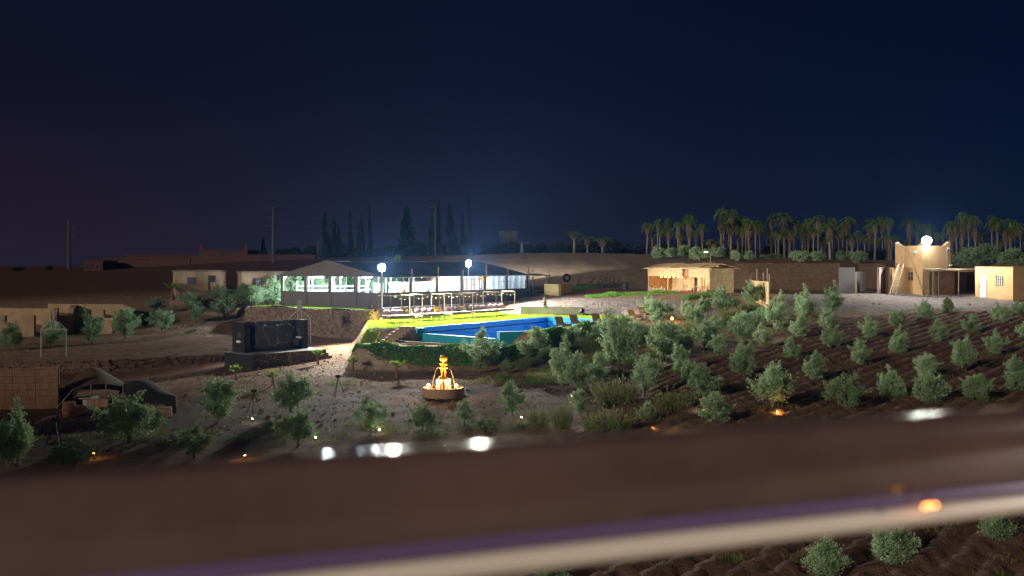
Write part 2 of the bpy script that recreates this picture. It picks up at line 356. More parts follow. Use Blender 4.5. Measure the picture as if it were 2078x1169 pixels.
# pool hole
POOL = [(-6.3, 70.5), (2.9, 84.6), (6.9, 81.0), (5.2, 74.5), (0.6, 66.6), (-1.0, 65.9), (-6.1, 69.7)]

# dense sample for ray casting onto the ground
_gx = np.arange(-75, 75.1, .5); _gy = np.arange(10, 260.1, .5); _GX, _GY = np.meshgrid(_gx, _gy); _GZ = H(_GX, _GY)
def gz(x, y):
    i = (np.clip(x, -74.9, 74.9) + 75) / .5; j = (np.clip(y, 10, 259.4) - 10) / .5
    i0 = np.floor(i).astype(int); j0 = np.floor(j).astype(int); a = i - i0; b = j - j0
    return (_GZ[j0, i0] * (1 - a) + _GZ[j0, i0 + 1] * a) * (1 - b) + (_GZ[j0 + 1, i0] * (1 - a) + _GZ[j0 + 1, i0 + 1] * a) * b
_ys = np.arange(14, 259, .05)
def G(px, py):
    """where the line of sight through a photo pixel meets the ground"""
    xs = (px - 1039) / F * _ys; zs = EYE - (py - HY) / F * _ys
    k = np.nonzero(zs < gz(xs, _ys))[0]; k = k[0] if len(k) else len(_ys) - 1
    return Vector((float(xs[k]), float(_ys[k]), h1(xs[k], _ys[k])))

def axis(dense, lo, hi, out_lo, out_hi):
    a = list(np.arange(lo, hi + 1e-6, dense)); s = dense; v = hi
    while v < out_hi: s *= 1.22; v += s; a.append(v)
    s = dense; v = lo
    while v > out_lo: s *= 1.22; v -= s; a.insert(0, v)
    return np.array(a)
gx = axis(.34, -47, 57, -1200, 1200); gy = axis(.34, 20, 108, -300, 1600)
X, Y = np.meshgrid(gx, gy); Z = H(X, Y)
Z += (np.sin(X * 1.7 + 3 * np.sin(Y * .6)) * np.sin(Y * 1.3 + X * .4)) * .03 * ((np.abs(X) < 70) & (Y < 200))
pd = sdist(POOL, X, Y)
Z = np.where(pd > -0.15, np.minimum(Z, 7.0), Z)
nx, ny = len(gx), len(gy); I = np.arange(nx * ny).reshape(ny, nx)
Q = np.stack([I[:-1, :-1], I[:-1, 1:], I[1:, 1:], I[1:, :-1]], -1).reshape(-1, 4)
gm = arr_mesh('ground', np.stack([X, Y, Z], -1).reshape(-1, 3), Q)
gm.polygons.foreach_set('use_smooth', [True] * len(gm.polygons))
G1 = [(24, 88), (20.5, 84), (26, 82.5), (34, 84), (70, 83), (70, 100), (44, 101), (30, 106), (27, 99)]
G2 = [(0, 98), (.8, 89.3), (5.6, 87.8), (10.5, 86.5), (16, 80), (18, 83), (17, 89), (14, 93.5), (6, 97), (3, 100)]
G3 = [(-12, 53), (-5, 55), (0, 55), (5, 58), (9, 62), (14, 66), (15.5, 64), (8, 57.5), (5.8, 50), (1.8, 43), (-6, 42), (-18, 40), (-40, 38), (-40, 42), (-22, 46)]
S1 = PATH + []
def soft(poly, w): return sstep(-w, w, sdist(poly, X, Y))
inn = (np.abs(X) < 75) & (Y > 12) & (Y < 130)
cr = np.where(inn, np.maximum(np.maximum(soft(G1, .8), soft(G2, .5)), soft(G3, .8) * .95), 0)
cg = np.where(inn, np.maximum(np.maximum(soft(PATH, .3), soft([(24, 90), (31, 88), (46, 88), (47, 97), (36, 99), (26, 98)], 2.5)), soft([(-13, 66), (-13, 60), (-6, 62), (-10, 67)], 1.5) * .8), 0)
cg = np.maximum(cg, sstep(108, 116, Y) * sstep(200, 170, Y) * sstep(-20, -5, X) * sstep(40, 25, X))
ca = np.where(inn, np.maximum(soft(G3, 2.0), .85 * soft([(-46, 34), (-6, 38), (-6, 46), (-9, 55), (-13.5, 60), (-15, 68), (-22, 67), (-46, 63)], 2.5)), 0); ca = np.maximum(ca, sstep(96, 108, Y) * sstep(-8, -22, X))   # slate path; dark earth and painted dimness left front; painted dimness far left hill
cb = np.where(inn, np.maximum(soft(LAWN, .2), 0), 0)
at = gm.color_attributes.new('surf', 'FLOAT_COLOR', 'POINT')
at.data.foreach_set('color', np.stack([cr, cg, cb, 1 - ca], -1).astype(np.float32).ravel())

def ground_mat():
    m = bpy.data.materials.new('earth_and_gravel'); m.use_nodes = True; t = m.node_tree; b = t.nodes['Principled BSDF']
    b.inputs['Roughness'].default_value = 0.95; b.inputs['Specular IOR Level'].default_value = 0.15
    g = t.nodes.new('ShaderNodeNewGeometry'); a = t.nodes.new('ShaderNodeAttribute'); a.attribute_name = 'surf'
    sp = t.nodes.new('ShaderNodeSeparateColor'); t.links.new(a.outputs['Color'], sp.inputs[0])
    def noise(s, d=6, ro=.65):
        n = t.nodes.new('ShaderNodeTexNoise'); n.inputs['Scale'].default_value = s; n.inputs['Detail'].default_value = d; n.inputs['Roughness'].default_value = ro
        t.links.new(g.outputs['Position'], n.inputs['Vector']); return n
    def rp(n, c0, c1, p0=.35, p1=.65):
        r = t.nodes.new('ShaderNodeValToRGB'); r.color_ramp.elements[0].position = p0; r.color_ramp.elements[1].position = p1
        r.color_ramp.elements[0].color = (*c0, 1); r.color_ramp.elements[1].color = (*c1, 1); t.links.new(n.outputs['Fac'], r.inputs[0]); return r
    big, mid, fine = noise(.35), noise(1.6), noise(9, 8, .75)
    earth = rp(mid, (.20, .118, .072), (.34, .225, .138)); speck = rp(fine, (.45, .45, .45), (1.25, 1.22, 1.2), .36, .66)
    gravel = rp(noise(2.3), (.17, .145, .145), (.30, .27, .265)); sand = rp(noise(.9), (.33, .24, .16), (.46, .36, .255)); turf = rp(mid, (.06, .11, .015), (.10, .18, .02))
    def mix(f, A, B, bt='MIX', fv=None):
        x = t.nodes.new('ShaderNodeMix'); x.data_type = 'RGBA'; x.blend_type = bt
        if fv is None: t.links.new(f, x.inputs['Factor'])
        else: x.inputs['Factor'].default_value = fv
        t.links.new(A, x.inputs['A']); t.links.new(B, x.inputs['B']); return x.outputs['Result']
    def brk(ch):   # break the border of a patch up with noise
        m1 = t.nodes.new('ShaderNodeMath'); m1.operation = 'MULTIPLY_ADD'; t.links.new(mid.outputs['Fac'], m1.inputs[0]); m1.inputs[1].default_value = 1.1; t.links.new(ch, m1.inputs[2])
        m2 = t.nodes.new('ShaderNodeMapRange'); t.links.new(m1.outputs[0], m2.inputs[0]); m2.inputs[1].default_value = .85; m2.inputs[2].default_value = 1.2; return m2.outputs[0]
    c = mix(brk(sp.outputs[1]), earth.outputs[0], sand.outputs[0]); c = mix(brk(sp.outputs[0]), c, gravel.outputs[0]); c = mix(brk(sp.outputs[2]), c, turf.outputs[0])
    dk = t.nodes.new('ShaderNodeMix'); dk.data_type = 'RGBA'; dk.inputs['A'].default_value = (.40, .285, .235, 1); dk.inputs['B'].default_value = (1, 1, 1, 1); t.links.new(a.outputs['Alpha'], dk.inputs['Factor'])
    c = mix(None, c, dk.outputs['Result'], 'MULTIPLY', 1.0)   # darker slate gravel round the fountain, plus the painted dimness at left
    c = mix(None, c, speck.outputs[0], 'MULTIPLY', .8)
    t.links.new(c, b.inputs['Base Color'])
    bp = t.nodes.new('ShaderNodeBump'); bp.inputs['Strength'].default_value = .9; bp.inputs['Distance'].default_value = .12
    ad = t.nodes.new('ShaderNodeMath'); ad.operation = 'MULTIPLY_ADD'; t.links.new(fine.outputs['Fac'], ad.inputs[0]); ad.inputs[1].default_value = .5; t.links.new(mid.outputs['Fac'], ad.inputs[2])
    t.links.new(ad.outputs[0], bp.inputs['Height']); t.links.new(bp.outputs[0], b.inputs['Normal']); return m
M_ground = ground_mat()
tag(link('ground', gm, M_ground), kind='structure')['label'] = 'dry brown earth and grey gravel of the hillside'

# ploughed field with furrows
FS = .13
fx = np.arange(-3, 50, FS); fy = np.arange(18, 86, FS); X, Y = np.meshgrid(fx, fy)
sd = sdist(FIELD, X, Y); vis = (sd > -.3) & (np.abs(X) < Y * .56 + 2)
w = sstep(.0, 1.6, sd)
ph = (X * .76 - Y * .65) / .80 * 2 * np.pi + .8 * np.sin(X * .21 + Y * .17) + .35 * np.sin(Y * .5 - X * .3)
prof = np.abs(np.sin(ph / 2)) ** .7
nz = np.zeros_like(X)
for k in range(14):
    a = rng.uniform(0, 2 * np.pi); f = rng.uniform(2.0, 9.0); nz += np.sin((X * math.cos(a) + Y * math.sin(a)) * f + rng.uniform(0, 6)) / 14 ** .5
Z = H(X, Y) + .05 - .25 * (1 - sstep(-.3, .3, sd)) + w * (.20 * prof + .034 * nz + rng.normal(0, .024, X.shape))
I = np.arange(X.size).reshape(X.shape); Q = np.stack([I[:-1, :-1], I[:-1, 1:], I[1:, 1:], I[1:, :-1]], -1).reshape(-1, 4)
Q = Q[vis.ravel()[Q].all(1)]; used = np.unique(Q); re = np.full(X.size, -1); re[used] = np.arange(len(used))
fm = arr_mesh('ploughed_field', np.stack([X, Y, Z], -1).reshape(-1, 3)[used], re[Q]); fm.polygons.foreach_set('use_smooth', [True] * len(fm.polygons))
M_field = mat('ploughed_soil', (0.185, 0.10, 0.068), .95, .45, 3.0, 1.0, 16)
tag(link('ploughed_field', fm, M_field), kind='structure')['label'] = 'dark ploughed soil with furrows between the olive saplings'
FZ = lambda x, y: h1(x, y) + .1

# ------------------------------------------------------------------ stone walls
def stone_wall(name, label, path, ztop, zbot, m, sw=.30, sh=.15, t=.45, seed=1, out=-1):
    """dry stone wall: earth core plus a face of single irregular stones"""
    R = random.Random(seed); root = thing(name, label, 'stone wall', (path[0][0], path[0][1], 0))
    ox, oy = path[0]
    core = MB(); st = MB()
    for (a, b) in zip(path[:-1], path[1:]):
        a = Vector(a); b = Vector(b); L = (b - a).length; d = (b - a) / L; n = Vector((-d.y, d.x)) * out
        seg = max(1, int(L / 1.2))
        for k in range(seg):
            p, q = a + d * L * k / seg, a + d * L * (k + 1) / seg
            core.wall((p - n * t * .1 - Vector((ox, oy))), (q - n * t * .1 - Vector((ox, oy))), zbot(p) - .3, ztop(p) - .05, t * .7, ztop(q) - .05, zbot(q) - .3)
        for side in (1, -1):
            x = 0; cols = []
            zlo = min(zbot(a + (b - a) * q_ / 12) for q_ in range(13)) - .15; zhi = max(ztop(a), ztop(b))
            rows = int((zhi - zlo) / sh) + 1
            for r in range(rows):
                x = -R.random() * sw
                while x < L:
                    wdt = sw * R.uniform(.5, 1.5); hh = sh * R.uniform(.75, 1.2); z0 = zlo + r * sh
                    p = a + d * min(max(x + wdt / 2, 0), L)
                    if zbot(p) - .15 < z0 + hh * .5 < ztop(p) + R.uniform(-.05, .06) and (side == 1 or z0 > ztop(p) - .45):
                        pr = t * .27 * side + R.uniform(-.02, .05) * side; th = .16
                        c = p + n * pr; j = lambda s_: R.uniform(-s_, s_)
                        pts = []
                        for zz in (z0, z0 + hh):
                            for sx, sy in ((-1, -1), (1, -1), (1, 1), (-1, 1)):
                                q = c + d * (sx * wdt * .47 + j(.025)) + n * (sy * th + j(.03)) - Vector((ox, oy)); pts.append((q.x, q.y, zz + j(.02)))
                        st.hexa(pts)
                    x += wdt
    core.build('wall_core', M_core, root); o = st.build('stone_face', m, root); o['kind'] = 'stuff'
    return root
lerpz = lambda a, b, za, zb: (lambda p: za + (zb - za) * min(1, max(0, ((Vector(p[:2]) - Vector(a)).length / (Vector(b) - Vector(a)).length))))
stone_wall('retaining_wall', 'tall dark dry stone retaining wall behind the black wash block', [WL, WC], lambda p: 10.45 - .12 * math.sin(p[0]), lambda p: h1(p[0] - .5, p[1] - .6), M_stone, .32, .15, seed=2, out=-1)
stone_wall('terrace_wall', 'low stone wall lit yellow behind the row of canopy daybeds', [WC, uv(4, 2.0), uv(17, 2.0)], lambda p: 10.42 - .06 * math.sin(p[0] * 2), lambda p: 9.5, M_stone, .32, .16, seed=3, out=-1)
stone_wall('yard_wall', 'dark red stone wall below the bare yard behind the tent', [(-34, 65.0), (-27, 66.4), (-20.6, 69.8)], lambda p: h1(p[0], p[1] + 1.0) + .06, lambda p: h1(p[0], p[1] - 1.0) - .2, M_stoned, .4, .2, seed=4, out=-1)
a0, a1 = PX(345, 605, 96), PX(478, 600, 96)
stone_wall('house_wall', 'rubble stone wall below the small mud house', [(a0[0], 96.5), (a1[0], 96.0)], lambda p: EYE - 68 / F * 96, lambda p: h1(p[0], p[1] - .6) - .3, M_stone, .32, .2, seed=5, out=-1)

# ------------------------------------------------------------------ pavilion (tented gym hall)
PANG = math.atan2(U[1], U[0]); PZ = 10.36; LX, LY = 21.9, 12.2; EH, RH, SIL, OPT = 2.81, 4.07, 1.38, 2.70
pav = thing('sports_pavilion', 'long tented sports pavilion with a dark gabled roof and open window bays', 'pavilion', (PN[0], PN[1], PZ), PANG)
def grid_sheet(p00, p10, p11, p01, nu, nv, amp, n=(0, 0, 1), fr=3.0):
    m = MB(); P = [[None] * (nv + 1) for _ in range(nu + 1)]
    a, b, c, d = map(Vector, (p00, p10, p11, p01)); nn = Vector(n)
    for i in range(nu + 1):
        for j in range(nv + 1):
            s, t = i / nu, j / nv
            q = a * (1 - s) * (1 - t) + b * s * (1 - t) + c * s * t + d * (1 - s) * t
            q += nn * amp * math.sin(fr * math.pi * s + 1.3 * math.sin(t * 3)) * (.4 + .6 * math.sin(t * math.pi))
            P[i][j] = len(m.v); m.v.append(tuple(q))
    for i in range(nu):
        for j in range(nv): m.f.append((P[i][j], P[i + 1][j], P[i + 1][j + 1], P[i][j + 1])); m.uv += [(0, 0)] * 4
    return m
m = MB()
rz = [(-.35, -.45, EH - .12), (LX + .2, -.45, EH - .12), (LX + .2, LY / 2, RH), (-.35, LY / 2, RH)]
r1 = grid_sheet(*rz, 24, 6, .05, fr=12.0).build('roof_sheet', M_tarpb, pav)
rz = [(-.35, LY / 2, RH + .003), (LX + .2, LY / 2, RH + .003), (LX + .2, LY + .45, EH - .12), (-.35, LY + .45, EH - .12)]
r2 = grid_sheet(*rz, 24, 6, .05, fr=12.0).build('roof_sheet', M_tarpb, pav)
MB().poly([(-.37, -.52, EH - .06), (-.37, LY / 2, RH + .1), (-.37, LY + .52, EH - .06), (-.37, LY + .45, OPT + .02), (-.37, -.45, OPT + .02)]).build('gable_canvas', M_tarp, pav)
MB().poly([(LX + .18, -.45, EH - .15), (LX + .18, LY / 2, RH - .02), (LX + .18, LY + .45, EH - .15)]).build('gable_canvas', M_tarp, pav)
MB().box((LX / 2, LY / 2, .02), (LX, LY, .12)).build('floor_slab', M_pale, pav)
bx = [LX * k / 6 for k in range(7)]; by = [LY * k / 4 for k in range(5)]
for k in range(6):
    grid_sheet((bx[k], -.02, .12), (bx[k + 1], -.02, .12), (bx[k + 1], -.02, SIL), (bx[k], -.02, SIL), 14, 3, .025, (0, 1, 0), 4.0).build('lower_canvas', M_tarp if k < 5 else mat('dark_canvas', (.16, .15, .145), .85, .2, 2), pav)
    if k < 5: MB().box(((bx[k] + bx[k + 1]) / 2, -.02, OPT + .03), (bx[k + 1] - bx[k] - .3, .06, .16)).build('valance', M_tarp, pav)
for k in range(4):
    grid_sheet((-.02, by[k + 1], -.1), (-.02, by[k], -.1), (-.02, by[k], SIL), (-.02, by[k + 1], SIL), 14, 3, .03, (1, 0, 0), 3.0).build('lower_canvas', M_tarp, pav)
for k in range(7): MB().box((bx[k], 0, 1.38), (.34 if 0 < k < 6 else .22, .12, 2.78)).build('canvas_post', M_tarp, pav)
for k in range(1, 5): MB().box((0, by[k], 1.38), (.12, .34, 2.78)).build('canvas_post', M_tarp, pav)
for k in range(7): MB().tube([(bx[k], LY - .1, 0), (bx[k], LY - .1, EH)], .06).tube([(bx[k], LY - .1, EH - .5), (bx[k] + .5, LY - .1, EH)], .035).build('steel_post', M_steel, pav)
for k in range(1, 6): MB().tube([(bx[k], LY / 2, 0), (bx[k], LY / 2, RH - .15)], .06).build('steel_post', M_steel, pav)
for k in range(1, 4): MB().tube([(.35, by[k], 0), (.35, by[k], EH + .2)], .06).tube([(.35, by[k], EH - .4), (.35, by[k] - .4, EH)], .03).build('steel_post', M_steel, pav)
for k in range(7): MB().tube([(bx[k], 0, EH - .1), (bx[k], LY / 2, RH - .1), (bx[k], LY - .1, EH - .1)], .05).build('truss', M_steel, pav)
for k, L in ((0, 0), (1, .55), (2, .75), (3, 0.45), (4, .95), (5, .55), (6, .75)):
    if L: MB().tube([(bx[k], -.18, OPT - .1), (bx[k] - .02, -.2, EH + L)], .07, 7).build('eave_pole', M_wood, pav)
MB().tube([(-.3, -.42, EH - .14), (LX + .2, -.42, EH - .1)], .035).build('eave_bar', M_steel, pav)
for x0 in (14.2, 16.8, 19.4): MB().box((x0 + 1.25, LY - .25, 1.05), (2.5, .06, 1.8)).build('white_panel', M_white, pav)
for k in range(5): MB().box((LX - .1, 2.45 * k + 1.22, 1.05), (.06, 2.42, 1.8)).build('white_panel', M_white, pav)
grid_sheet((LX - .25, 4.6, .1), (LX - .25, .05, .1), (LX - .25, .05, EH), (LX - .25, 4.6, EH + .6), 50, 8, .10, (1, 0, 0), 13.0).build('tarpaulin', M_tarpw, pav, True)
grid_sheet((LX - .3, 11.8, 1.9), (LX - .3, 6.0, 1.9), (LX - .3, 6.0, RH - .3), (LX - .3, 11.8, EH), 40, 6, .07, (1, 0, 0), 11.0).build('tarpaulin', M_tarpw, pav, True)
# tube lamps under the roof
M_tube = emat('tube_glow', (.9, .96, 1.0), 12)
for x, y, z, pw_ in ((2.5, LY / 2, RH - .55, 1), (7.5, LY / 2, RH - .55, 1), (12.5, LY / 2, RH - .55, 1), (18, LY / 2, RH - .55, 1), (1.6, 3.2, 2.66, 17), (1.6, 9.2, 2.66, 24), (8, 11.2, 2.74, 4), (15, 11.2, 2.74, 4), (20.5, 10.5, 2.74, 4)):  # low tubes at the end and back are assumed, lighting slope and hill
    o = MB().tube([(x - .6, y, z), (x + .6, y, z)], .05).build('tube_lamp', M_tube, pav)
    lamp('POINT', (x, y, z - .2), P_HALL * pw_, (.76, .89, 1.0), pav, .35)
# flood lamps on the eave
M_flood = emat('flood_glow', (.93, .98, 1.0), 90)
def flood(label, loc, poleh, power, aim, cone=165, r=.30, omni=False):
    root = thing('flood_lamp', label, 'flood lamp', (loc[0], loc[1], loc[2]))
    MB().tube([(0, .1, -poleh), (0, .1, 0)], .04).build('pole', M_grey, root)
    a = Vector(aim).normalized(); ang = math.atan2(a.y, a.x) + math.pi / 2
    MB().box((-a.x * .10, -a.y * .10, 0) if not omni else (0, 0, -r - .04), (.62, .10, .52) if not omni else (.3, .3, .12), ang).build('housing', M_grey, root)
    if omni:
        MB().ball((0, 0, 0), r, 16, 10, (1, 1, .85)).build('lens', M_flood, root); lamp('SPOT', (-.05, -.08, r + .14), power, (1.0, .95, .85), root, .2, (-.1, -.85, -.5), 178, .15); return root
    b = MB(); d = Vector((a.x, a.y, 0)).normalized(); s_ = Vector((-d.y, d.x, 0))
    b.lathe((0, 0, 0), [(.001, .0), (r * .75, .02), (r, .06), (r, .10)], 18)
    o = b.build('lens', M_flood, root); o.rotation_euler = Vector((-a.x, -a.y, 0)).to_track_quat('Z', 'Y').to_euler(); o.location = (d.x * .10, d.y * .10, 0)
    lamp('SPOT', (d.x * .3, d.y * .3, 0), power, (1.0, .96, .84), root, .22, (a.x, a.y, a.z), cone, .35)
    return root
fa = PX(775, 543, 79.4); flood('bright white flood lamp on a tall pole at the near corner of the pavilion', fa, 4.2, P_FLOOD_A, (.55, -.75, -.5), 150)
fb = uv(3 * 3.65 - 1.15, 1.7); flood('bright white flood lamp on a pole midway along the pavilion eave', (fb[0], fb[1], EYE + 5 / F * fb[1]), 1.35, P_FLOOD_B, (.82, -.55, -.26), 148)

assumed_flood = PN + 20.5 * U + 12.9 * LFT; flood('assumed unseen flood lamp at the back eave of the pavilion facing the hill', (float(assumed_flood[0]), float(assumed_flood[1]), 13.55), .9, 80000, (.45, .89, .0), 58)  # assumed lamp, unseen behind the roof, added to light the hill
def wloc(x, y, z=0): p = PN + x * U + y * LFT; return (float(p[0]), float(p[1]), PZ + z)
# punching bags
def bag(label, x, y, m1, m2, top=1.55, ln=1.0, r=.17):
    b = thing('punching_bag', label, 'punching bag', wloc(x, y, .0), 0, 'punching bags hanging in the pavilion')
    z1 = top; z0 = top - ln
    MB().lathe((0, 0, 0), [(.01, z0), (r, z0 + .04), (r, z0 + ln * .72)], 12).build('body', m1, b, True)
    MB().lathe((0, 0, 0), [(r + .003, z0 + ln * .70), (r + .003, z1 - .03), (.01, z1)], 12).build('band', m2, b, True)
    MB().tube([(0, 0, z1 + .45), (0, 0, RH - .8)], .012, 5).tube([(r * .8, 0, z1), (0, 0, z1 + .45)], .012, 4).tube([(-r * .8, 0, z1), (0, 0, z1 + .45)], .012, 4).build('chain', M_grey, b)
M_bagd = mat('dark_bag', (.05, .06, .07), .5, .2); M_bagw = mat('white_bag', (.72, .72, .7), .5, .1); M_bago = mat('orange_band', (.8, .22, .03), .5, .1); M_bagt = mat('teal_bag', (.06, .15, .17), .5, .2)
bag('dark punching bag with an orange band beside the corner post', 2.3, 2.5, M_bagt, M_bago)
bag('slim dark punching bag left of the corner post', 1.3, 2.6, M_bagd, M_grey, 1.6, .9, .14)
bag('teal punching bag with a white band, just right of the corner post', 3.9, 2.5, M_bagt, M_bagw)
bag('all white punching bag between the teal and orange-banded bags', 4.7, 2.5, M_bagw, M_bagw)
bag('teal punching bag with a red orange band in the first front bay', 5.6, 2.5, M_bagt, M_bago)
bag('small round dark speed ball on a chain in the second front bay', 7.36, 2.5, M_bagd, M_bagd, 1.25, .45, .16)
bag('tall white punching bag in the second front bay', 9.0, 2.5, M_bagw, M_bagw, 1.6, 1.2)
bag('dark humanoid punching bag behind the boxing ring rope', 1.9, 6.0, M_bagd, M_bagd, 1.6, 1.0, .15)
# boxing ring
ring = thing('boxing_ring', 'white roped boxing ring in the open end of the pavilion', 'boxing ring', wloc(3.5, 9.3, .08), PANG)
MB().box((0, 0, .45), (5, 4.6, .9)).build('platform', M_white, ring)
for sx in (-1, 1):
    for sy in (-1, 1): MB().tube([(sx * 2.4, sy * 2.2, .9), (sx * 2.4, sy * 2.2, 2.1)], .06).build('corner_post', M_steel, ring)
for z in (1.3, 1.7):
    MB().tube([(-2.4, -2.2, z), (2.4, -2.2, z)], .035).tube([(-2.4, 2.2, z), (2.4, 2.2, z)], .035).tube([(-2.4, -2.2, z), (-2.4, 2.2, z)], .035).tube([(2.4, -2.2, z), (2.4, 2.2, z)], .035).build('rope', M_white, ring)
# orange lifting rack, grey frame rack, training bench
rk = thing('lifting_rack', 'orange steel lifting rack with ladder sides inside the pavilion', 'rack', wloc(17.2, 3.4, .08), PANG)
for x in (-1.5, -1.1, -.2, .2, 1.1, 1.5): MB().box((x, 0, 1.15), (.09, .09, 2.3)).build('upright', M_orange, rk)
for z, x0, x1 in ((2.28, -1.5, 1.5), (1.7, -.2, .2), (.5, -1.5, -1.1), (.9, -1.5, -1.1), (1.3, -1.5, -1.1), (.5, 1.1, 1.5), (.9, 1.1, 1.5), (1.3, 1.1, 1.5)): MB().box(((x0 + x1) / 2, .003, z), (x1 - x0, .07, .07)).build('crossbar', M_orange, rk)
rk = thing('frame_rack', 'thin grey steel frame rack before the white tarpaulin', 'rack', wloc(20.4, 1.6, .08), PANG)
for x in (-.8, -.1, .8): MB().box((x, 0, 1.0), (.07, .07, 2.0)).build('upright', M_grey, rk)
MB().box((0, .004, 1.98), (1.6, .06, .06)).build('crossbar', M_grey, rk); MB().box((0, .004, .3), (1.6, .06, .06)).build('crossbar', M_grey, rk)
be = thing('training_bench', 'dark padded training bench beside the corner punching bags', 'bench', wloc(1.9, 3.6, .08), PANG)
MB().box((0, 0, .5), (.5, 1.2, .1)).build('seat', M_iron, be)
q = MB().box((0, 0, 0), (.5, .8, .09)).build('backrest', M_iron, be); q.location = (0, .85, .85); q.rotation_euler = (math.radians(50), 0, 0)
for sx in (-1, 1):
    for sy in (-1, 1): MB().box((sx * .2, sy * .5, .23), (.06, .06, .46)).build('leg', M_iron, be)
cab = thing('white_locker', 'white upright locker beside the boxing ring', 'locker', wloc(5.6, 5.5, .08), PANG)
MB().box((0, 0, 1.0), (.9, .5, 2.0)).build('body', M_white, cab); MB().box((-.2, -.27, 1.0), (.36, .03, 1.8)).build('door', M_steel, cab); MB().box((.22, -.27, 1.0), (.36, .03, 1.8)).build('door', M_steel, cab)

# lean-to at the pavilion's far end, carved door, yellow wall
ln = thing('lean_to', 'small flat-roofed lean-to with blue white rails at the pavilion end', 'lean-to', (*uv(LX + .4, 0), PZ), PANG)
MB().hexa([(0, -.6, 2.86), (3.2, -.6, 2.62), (3.2, 2.4, 2.62), (0, 2.4, 2.86), (0, -.6, 2.92), (3.2, -.6, 2.68), (3.2, 2.4, 2.68), (0, 2.4, 2.92)]).build('roof', M_tarpw, ln)
for x, y, hgt in ((.1, -.4, 3.3), (2.6, -.4, 2.7), (2.9, 2.0, 2.66), (3.05, -.45, 3.3)): MB().tube([(x, y, 0), (x, y, hgt)], .06).build('post', M_wood if hgt > 3 else M_steel, ln)
for z in (1.1, 1.6): MB().box((1.3, -.38, z), (2.4, .05, .09)).build('rail', M_steel, ln)
MB().box((.75, -.3, .55), (1.3, .06, 1.0)).build('side_panel', mat('dark_canvas', (.16, .15, .145)), ln)
MB().box((1.95, -.3, .55), (.9, .06, 1.0)).build('side_panel', mat('dark_canvas', (.16, .15, .145)), ln)
dr = thing('carved_door', 'old carved wooden door standing beside the lean-to', 'door', (*uv(LX + 3.2, 1.0), PZ - .05), PANG)
MB().box((0, 0, .85), (.85, .10, 1.7)).build('leaf', M_wood, dr); MB().box((0, -.065, .85), (.5, .03, 1.3)).build('raised_panel', M_bamboo, dr); MB().box((.33, -.075, .85), (.05, .05, .15)).build('handle', M_iron, dr)
MB().box((.52, 0, .9), (.12, .16, 1.85)).build('door_post', M_iron, dr)
yw = thing('yellow_wall', 'plain yellow plastered L-shaped wall at the end of the pavilion', 'wall', (3.2, 101.5, 10.4))
p1, p2, p3 = PX(1107, 608, 102), PX(1136, 609, 99.5), PX(1160, 607, 101.5)
MB().wall((p1[0] - 3.2, .5), (p2[0] - 3.2, -2.0), -.2, EYE - 36 / F * 102 - 10.4, .3).build('wall_leg', M_yellow, yw)
MB().wall((p2[0] - 3.2 - .1, -1.85), (p3[0] - 3.2, 0.6), -.2, EYE - 36 / F * 102 - 10.38, .3).build('wall_leg', M_yellow, yw)

# ------------------------------------------------------------------ canopy daybeds with cushions
lawnz = 9.62
def daybed(label, u, v, rz):
    d = thing('canopy_daybed', label, 'daybed', (*uv(u, v), lawnz), rz, 'canopy daybeds on the lawn')
    w, dp, hgt = 2.15, 1.7, 2.1; R = random.Random(int(u * 10))
    for sx in (-1, 1):
        for sy in (-1, 1): MB().tube([(sx * w / 2, sy * dp / 2, -.1), (sx * w / 2 + R.uniform(-.06, .06), sy * dp / 2, hgt)], .036).build('post', M_daybed, d)
    for sy in (-1, 1): MB().tube([(-w / 2 - .1, sy * dp / 2, hgt + R.uniform(-.04, .04)), (w / 2 + .1, sy * dp / 2, hgt)], .03).build('top_rail', M_daybed, d)
    for sx in (-1, 1): MB().tube([(sx * w / 2, -dp / 2, hgt + .05), (sx * w / 2, dp / 2, hgt + .05)], .028).build('top_rail', M_daybed, d)
    MB().box((0, 0, .48), (w, dp, .07)).build('platform', M_daybed, d)
    MB().box((0, 0, .57), (w - .08, dp - .08, .13)).build('mattress', M_cream, d)
    b = MB().box((0, 0, 0), (w - .08, .08, .55)).build('headboard', M_cream, d); b.location = (0, dp / 2 - .12, .88); b.rotation_euler = (math.radians(-25), 0, 0)
    return d
names = ['leftmost daybed', 'second daybed from the left', 'middle daybed', 'fourth daybed from the left', 'rightmost daybed']
cm = []
for k, u in enumerate((-5.3, -1.6, 2.1, 5.4, 8.6)):
    rz = PANG - math.radians(14)
    daybed('bamboo-framed canopy daybed, ' + ['leftmost of the row by the stone wall corner', 'second from left in the row', 'in the middle of the row', 'fourth from left in the row', 'rightmost of the row beside the pale block wall'][k], u, 6.3 if k < 4 else 6.0, rz)
    c0 = Vector((*uv(u, 6.3 if k < 4 else 6.0), lawnz)); ca, sa = math.cos(rz), math.sin(rz)
    for j in range(3):
        x, y = -.62 + .62 * j, .38
        b = MB().ball((0, 0, 0), .34, 10, 8, (.95, .42, .68))
        o = b.build('cushion', M_mauve if k != 3 else M_cream, None, True, (c0.x + x * ca - y * sa, c0.y + x * sa + y * ca, lawnz + .84)); o.rotation_euler = (math.radians(-30), 0, rz)
        tag(o, ('pale ' if k == 3 else 'mauve ') + ['left', 'middle', 'right'][j] + ' cushion on the ' + names[k], 'cushion', 'cushions on the daybeds')
fs = thing('festoon_string', 'string of small coloured bulbs looped along the daybed canopies', 'string lights', (*uv(-5, 6), lawnz))
pts = []
for k in range(60):
    u = -6.3 + 15.9 * k / 59; p = uv(u, 7.1); pts.append((p[0] - uv(-5, 6)[0], p[1] - uv(-5, 6)[1], 2.1 - .22 * abs(math.sin(k * .42))))
MB().tube(pts, .018, 5).build('cable', M_bamboo, fs)
